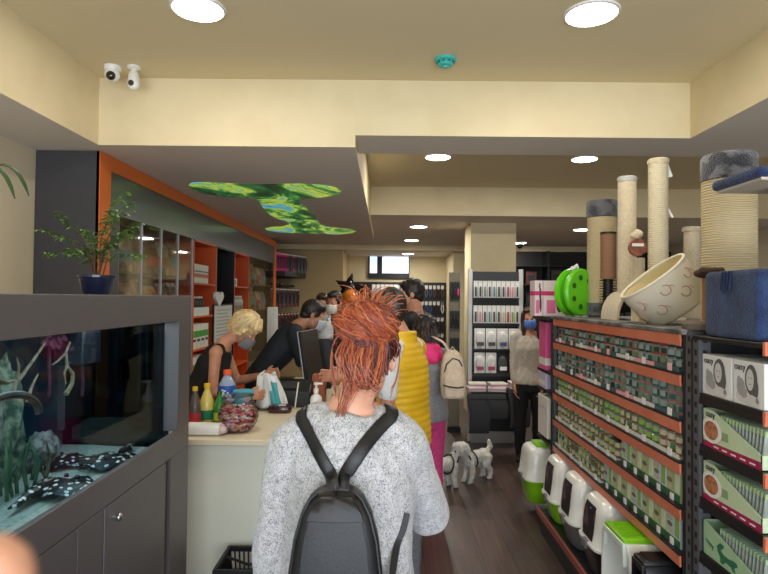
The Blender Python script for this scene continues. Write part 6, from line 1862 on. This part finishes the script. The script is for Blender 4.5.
# ---------------------------------------------------------------- man in the black jacket with dark mask, in profile
m2 = Human(1.81, False, .03, {'L': ((-.2, .3, -1), (.4, .9, .3)), 'R': ((.2, .4, -1), (-.4, .9, .5))}, None, (.5, .12, 0), (0, 0, 0), 1.0, 'mid')
m2.finish('person', 'tall man in black jacket over grey shirt with dark blue mask', (.275, 5.05), math.radians(58), .009)
m2.top('jacket', mat('jacket_black', (24, 24, 26), .7), 2.0, .86, .026, .018, 1.42, None, .010, (.008, 9))
mb = MB(); mb.oval(m2.secs([(1.16, .09, .03, .112), (1.31, .085, .03, .112), (1.40, .068, .05, .05), (1.455, .070, .066, .0)], .008), 20)
m2.part(mb, 'shirt', mat('shirt_grey', (150, 152, 152), .85), .008, 3)
m2.trousers(denim); m2.shoes(shoe_dark); m2.short_hair(hair_dark, .016); m2.eyes(); m2.mask(mat('mask_navy', (34, 46, 92), .8))

# ---------------------------------------------------------------- woman in beige sweater with blue mask
w3 = Human(1.57, True, .04, {'R': ((.06, .02, -1), (-.03, .16, -1)), 'L': ((-.12, .1, -1), (.2, .5, -1))}, None, (-.05, .14, .08), (0, 0, 0), 1.0, 'mid')
w3.finish('person', 'dark-haired woman in beige sweater with light blue mask beside the shelf end', (1.485, 5.95), math.radians(168), .009)
w3.top('sweater', mat('sweater_beige', (204, 192, 178), .95, col2=(190, 178, 164), nscale=60, bump=.3, bscale=90), 1.75, .86, .018, .016, 1.42, None, .010, (.009, 9))
w3.trousers(mat('trouser_black', (26, 26, 30), .8)); w3.shoes(shoe_dark); w3.eyes(); w3.mask(mat('mask_blue', (96, 136, 214), .8, col2=(82, 122, 200), nscale=12))
mb = w3.inhead(MB()); mb.ell((0, -.025, .040), (.084, .098, .092)); mb.ell((0, -.06, -.04), (.078, .045, .10)); mb.ell((0, .03, .092), (.062, .054, .026))
for q in (-1, 1): mb.limb([(q*.070, .005, .05), (q*.080, -.005, -.04), (q*.080, .02, -.14), (q*.075, .05, -.23)], [.022, .024, .024, .012])
w3.part(mb, 'hair', hair_brown, .007, 3, (.006, 30))

# ---------------------------------------------------------------- blonde shop assistant packing a bag
w4 = Human(1.62, True, .46, {'R': ((.04, -.06, -1), (-.15, 1, -.10)), 'L': ((-.20, .35, -.95), (.25, .9, .22))}, None, (-.25, .80, .0), (0, .05, -.02), 1.16, 'mid', .7)
w4.finish('person', 'blonde woman in black sleeveless top packing a bag behind the counter', (-1.385, 4.16), math.radians(-84), .007)
w4.top('sleeveless_top', mat('top_black', (20, 20, 22), .8), .0, .82, .016, .004, 1.41, None, .009, (.007, 10))
w4.trousers(mat('trouser_dark', (34, 34, 40), .8)); w4.shoes(shoe_dark); w4.eyes(); w4.mask(mat('mask_grey', (120, 118, 122), .8))
blond = mat('hair_blonde', (226, 200, 150), .45, col2=(200, 168, 116), nscale=50, stretch=(1, 1, .2)); blond2 = mat('hair_pale_blonde', (236, 214, 164), .45)
mb = w4.inhead(MB()); mb.ell((0, -.02, .050), (.100, .112, .098)); mb.ell((0, -.07, -.015), (.090, .062, .09)); mb.ell((0, .045, .085), (.07, .052, .036))
for q in (-1, 1): mb.limb([(q*.070, .03, .06), (q*.088, .01, .0), (q*.085, .01, -.05)], [.026, .026, .012])
w4.part(mb, 'hair', blond, .007, 3, (.010, 26))
rnd = random.Random(8); P = []
for k in range(150):
    a = rnd.uniform(-2.6, 2.6); st = V((math.sin(a)*.05, -math.cos(a)*.06-.01, .125+rnd.uniform(0, .02))); e = V((math.sin(a)*.104, -math.cos(a)*.115-.02, rnd.uniform(-.07, .03)))
    if abs(a) > 1.9: e = V((math.sin(a)*.095, .075, rnd.uniform(.04, .07)))
    m_ = V((math.sin(a)*.102, -math.cos(a)*.110-.015, .075)); w_ = rnd.uniform(-.02, .02)
    P.append(spline([st, m_ + V((w_, 0, .012)), (m_+e)/2 + V((-w_, w_, 0))*.8, e + V((w_, 0, 0))], 9))
w4.strands([blond, blond2, blond2], 'curls', P, .004, 5)
mb = MB(); c = w4.wr['L']; d = w4.fd['L']; u_, v_ = mb.frame(d)
mb.tube([c + u_*(.034*math.cos(a)) + v_*(.034*math.sin(a)) for a in [2*PI*i/20 for i in range(20)]], .005, 6, closed=True)
w4.part(mb, 'bracelet', white, raw=True)
# the plastic bag she holds
hl = w4.M @ (w4.wr['L'] + w4.fd['L']*.09); hr = w4.M @ (w4.wr['R'] + w4.fd['R']*.09)
bc2 = (hl+hr)/2
t = thing('plastic_bag', 'white and teal plastic bag held by the blonde woman', 'bag', (bc2.x, bc2.y, CT+.0))
def bagf(u, w):
    a = 2*PI*u; ztop2 = max(hl.z, hr.z)+.01
    z = CT + .02 + (ztop2-CT-.02)*w; r = .10*(1-.45*w) + .014*math.sin(5*a+3*w) + .008*math.sin(9*a)
    c = V((bc2.x+.03*(1-w), bc2.y+.0, z)); return c + V((r*math.cos(a)*1.05, r*math.sin(a)*.85, .012*math.sin(3*a)*w))
bm_ = MB().grid(bagf, 40, 14)
for i, f in enumerate(bm_.f):
    c = sum((bm_.v[a] for a in f), V())/4 - bc2
    bm_.fm[i] = 1 if (-1.1 < math.atan2(c.y, c.x) < -.35 and c.z < .02) else 0
bo = bm_.build('sack', [mat('bag_white', (226, 228, 226), .35), mat('bag_teal', (70, 160, 168), .4)], t, sharp=80)
md = bo.modifiers.new('thick', 'SOLIDIFY'); md.thickness = .002

# ---------------------------------------------------------------- man in dark polo leaning over
m3 = Human(1.78, False, .64, {'R': ((.10, .25, -1), (-.2, .8, -.35)), 'L': ((-.1, .75, -.8), (.25, 1, .1))}, {'L': ((-.05, .06, -1), (0, -.03, -1)), 'R': ((.05, .0, -1), (0, -.03, -1))}, (-.05, .42, 0), (0, .0, -.01), 1.02, 'tan', .7)
m3.finish('person', 'man in dark polo leaning over behind the till, wearing a light mask', (-1.09, 5.05), math.radians(-76), .008)
polo = mat('polo_dark', (28, 34, 42), .8, bump=.1, bscale=150)
m3.top('polo_shirt', polo, .8, .82, .018, .016, 1.45, None, .009, (.008, 9))
m3.trousers(mat('trouser_black2', (24, 24, 26), .8)); m3.shoes(shoe_dark); m3.short_hair(hair_dark, .014); m3.eyes(); m3.mask(mat('mask_pale', (196, 204, 212), .8))
# ---------------------------------------------------------------- man with white mask reaching in
m4 = Human(1.715, False, .10, {'R': ((.3, .5, -.85), (.5, .8, .25)), 'L': ((-.3, .5, -.85), (.2, .9, .2))}, None, (-.15, .12, 0), (0, 0, 0), 1.0, 'tan')
m4.finish('person', 'dark-haired man with white mask facing the camera behind the counter', (-.53, 6.25), math.radians(165), .010)
m4.top('shirt', mat('shirt_navy', (34, 36, 56), .8, col2=(50, 44, 66), nscale=20), 1.7, .86, .016, .014, 1.43, None, .011, (.006, 10))
m4.trousers(denim); m4.shoes(shoe_dark); m4.short_hair(hair_dark, .012); m4.eyes(); m4.mask(mat('mask_white', (222, 216, 208), .8))
# ---------------------------------------------------------------- barely visible person between the two men
w5 = Human(1.69, True, .05, None, None, (.3, .1, 0), (0, 0, 0), 1.0, 'tan')
w5.finish('person', 'brown-haired person mostly hidden between the two masked men', (-.755, 7.0), math.radians(170), .011)
w5.top('top', mat('top_brown', (70, 50, 46), .8), 1.6, .86, .016, .014, 1.42, None, .012, None); w5.trousers(denim); w5.shoes(shoe_dark); w5.short_hair(hair_brown, .016); w5.eyes()

# white bag standing on the counter between the till and the masked man
c = at(322, 330, 5.3)
MB().box(c.x-.10, c.x+.10, 5.18, 5.42, CT, CT+.44).build('till_box', black, None, 'black till box on the counter under the white carrier bag', 'till', bev=.008)
t = thing('carrier_bag', 'white crumpled carrier bag on the black till box before the masked men', 'bag', (c.x, 5.3, CT+.44))
def bagg(u, w):
    a = 2*PI*u; z = CT + .442 + (at(322, 318, 5.3).z-CT-.44)*w; r = .095*(1 - .2*w**3) + .014*math.sin(4*a+5*w)*w + .008*math.sin(7*a)
    return V((c.x + r*math.cos(a), 5.3 + r*.7*math.sin(a), z + .03*math.sin(2*a)*w))
bo = MB().grid(bagg, 36, 16).build('sack', mat('bag_crumpled', (214, 214, 212), .5, bump=.5, bscale=20), t, sharp=80)
md = bo.modifiers.new('thick', 'SOLIDIFY'); md.thickness = .003
MB().oval([(V((c.x+.02, 5.2, CT+.30+z)), V((.13*k, 0, 0)), V((0, .05*k, 0))) for z, k in ((0, .6), (.03, 1), (.08, .9), (.1, .4))], 20).build('dark_scarf', black, None, 'dark folded cloth bundle before the white carrier bag', 'cloth') if False else None

# ================================================================ two white puppies
furw = mat('fur_white', (222, 220, 212), .95, col2=(198, 194, 184), nscale=26, bump=1.0, bscale=110, sheen=.3); nosem = mat('nose_black', (20, 18, 18), .3); harn = mat('harness_navy', (26, 30, 50), .6)
def puppy(loc, rz, label, headturn=0.0):
    """+Y is forward"""
    mb = MB()
    mb.ell((0, .075, .205), (.062, .080, .070)); mb.ell((0, -.015, .215), (.055, .10, .058)); mb.ell((0, -.105, .215), (.060, .066, .064))
    mb.cap((0, .12, .235), .046, (0, .155, .295), .042)
    hd = V((0, .175, .325)); R = RZ(headturn)
    mb.ell(hd, (.056, .058, .052)); mb.cap(hd + R @ V((0, .04, -.012)), .032, hd + R @ V((0, .082, -.022)), .024)
    for q in (-1, 1):
        mb.limb([hd + R @ V((q*.045, -.005, .03)), hd + R @ V((q*.066, .0, -.01)), hd + R @ V((q*.066, .006, -.045))], [.016, .020, .014])
        mb.limb([(q*.040, .095, .19), (q*.042, .085, .11), (q*.042, .092, .05), (q*.042, .108, .018)], [.034, .026, .021, .019])
        mb.cap((q*.042, .098, .017), .018, (q*.042, .125, .014), .015)
        mb.limb([(q*.040, -.115, .20), (q*.044, -.092, .135), (q*.044, -.150, .085), (q*.044, -.150, .022)], [.046, .036, .022, .019])
        mb.cap((q*.044, -.152, .017), .018, (q*.044, -.118, .014), .015)
    mb.limb([(0, -.155, .24), (0, -.195, .285), (.01, -.185, .33)], [.022, .024, .016])
    me = blob_mesh(mb, 'puppy', furw, .007, 2, (.006, 55))
    o = bpy.data.objects.new('puppy', me); COL.objects.link(o); o.location = loc; o.rotation_euler = (0, 0, rz); setp(o, label, 'dog')
    q = MB()
    for (s1, s2, y0, z0) in ((.071, .079, .05, .208), ):
        q.tube([(s1*math.cos(a), y0 + .02*math.sin(a), z0 + s2*math.sin(a)) for a in [2*PI*i/26 for i in range(26)]], .007, 6, closed=True)
    q.tube([(.052*math.cos(a), .125 + .030*math.sin(a), .235 + .052*math.sin(a)) for a in [2*PI*i/24 for i in range(24)]], .007, 6, closed=True)
    q.tube([(0, .05, .288), (0, .09, .284), (0, .135, .284)], .007, 6)
    q.build('harness', harn, o, local=True)
    MB().ell(hd + R @ V((0, .106, -.016)), (.011, .008, .009)).build('nose', nosem, o, local=True)
    for s_ in (-1, 1): MB().ell(hd + R @ V((s_*.024, .052, .012)), .0075).build('eye', nosem, o, local=True)
    return o
puppy((.515, 5.02, 0), math.radians(-50), 'white puppy with dark harness at left, its back to the camera', -.3)
puppy((.83, 5.27, 0), math.radians(128), 'white puppy with dark harness at right, facing the other one', .2)

# ================================================================ the photographer's own finger at the lens edge
def fingertip():
    b0 = CAMM @ V((-.0675, -.0500, -.098)); fw = CAMM.to_3x3() @ V((.55, .80, -.10)); fw.normalize()
    n = CAMM.to_3x3() @ V((0, .1, 1)); n = (n-fw*n.dot(fw)).normalized(); lat = fw.cross(n)
    mb = MB()
    wr = b0 - fw*.165 - n*.01
    mb.oval([(wr - fw*.05, lat*.03, n*.022), (wr, lat*.028, n*.020), (wr+fw*.05, lat*.040, n*.016), (wr+fw*.092, lat*.041, n*.013)], 18)
    for i, (o_, L, bend) in enumerate(((.031, .078, .04), (.010, .060, .75), (-.011, .056, .8), (-.030, .048, .85))):
        p_ = wr + fw*.085 + lat*o_; dd = fw.copy(); r_ = .0095
        if i == 0:
            mb.limb([p_, p_.lerp(b0, .45), p_.lerp(b0, .75), b0], [.0105, .0098, .0092, .0080], 16)
            continue
        for ll, rr in ((.44, .009), (.32, .0083), (.26, .0072)):
            dd = (dd*math.cos(bend) - n*math.sin(bend)).normalized(); p2 = p_ + dd*(L*ll); mb.cap(p_, r_, p2, rr, 10); p_ = p2; r_ = rr
    p_ = wr+fw*.02+lat*.032; mb.limb([p_, p_+(fw*.8+lat*.6-n*.2)*.04, p_+(fw*1.5+lat*.5-n*.5)*.05], [.014, .011, .009], 12)
    me = blob_mesh(mb, 'hand', SK['fair'], .003, 3)
    o = place(me, 'hand', None, 'blurred fingertip of the photographer at the lower left edge', 'hand')
fingertip()
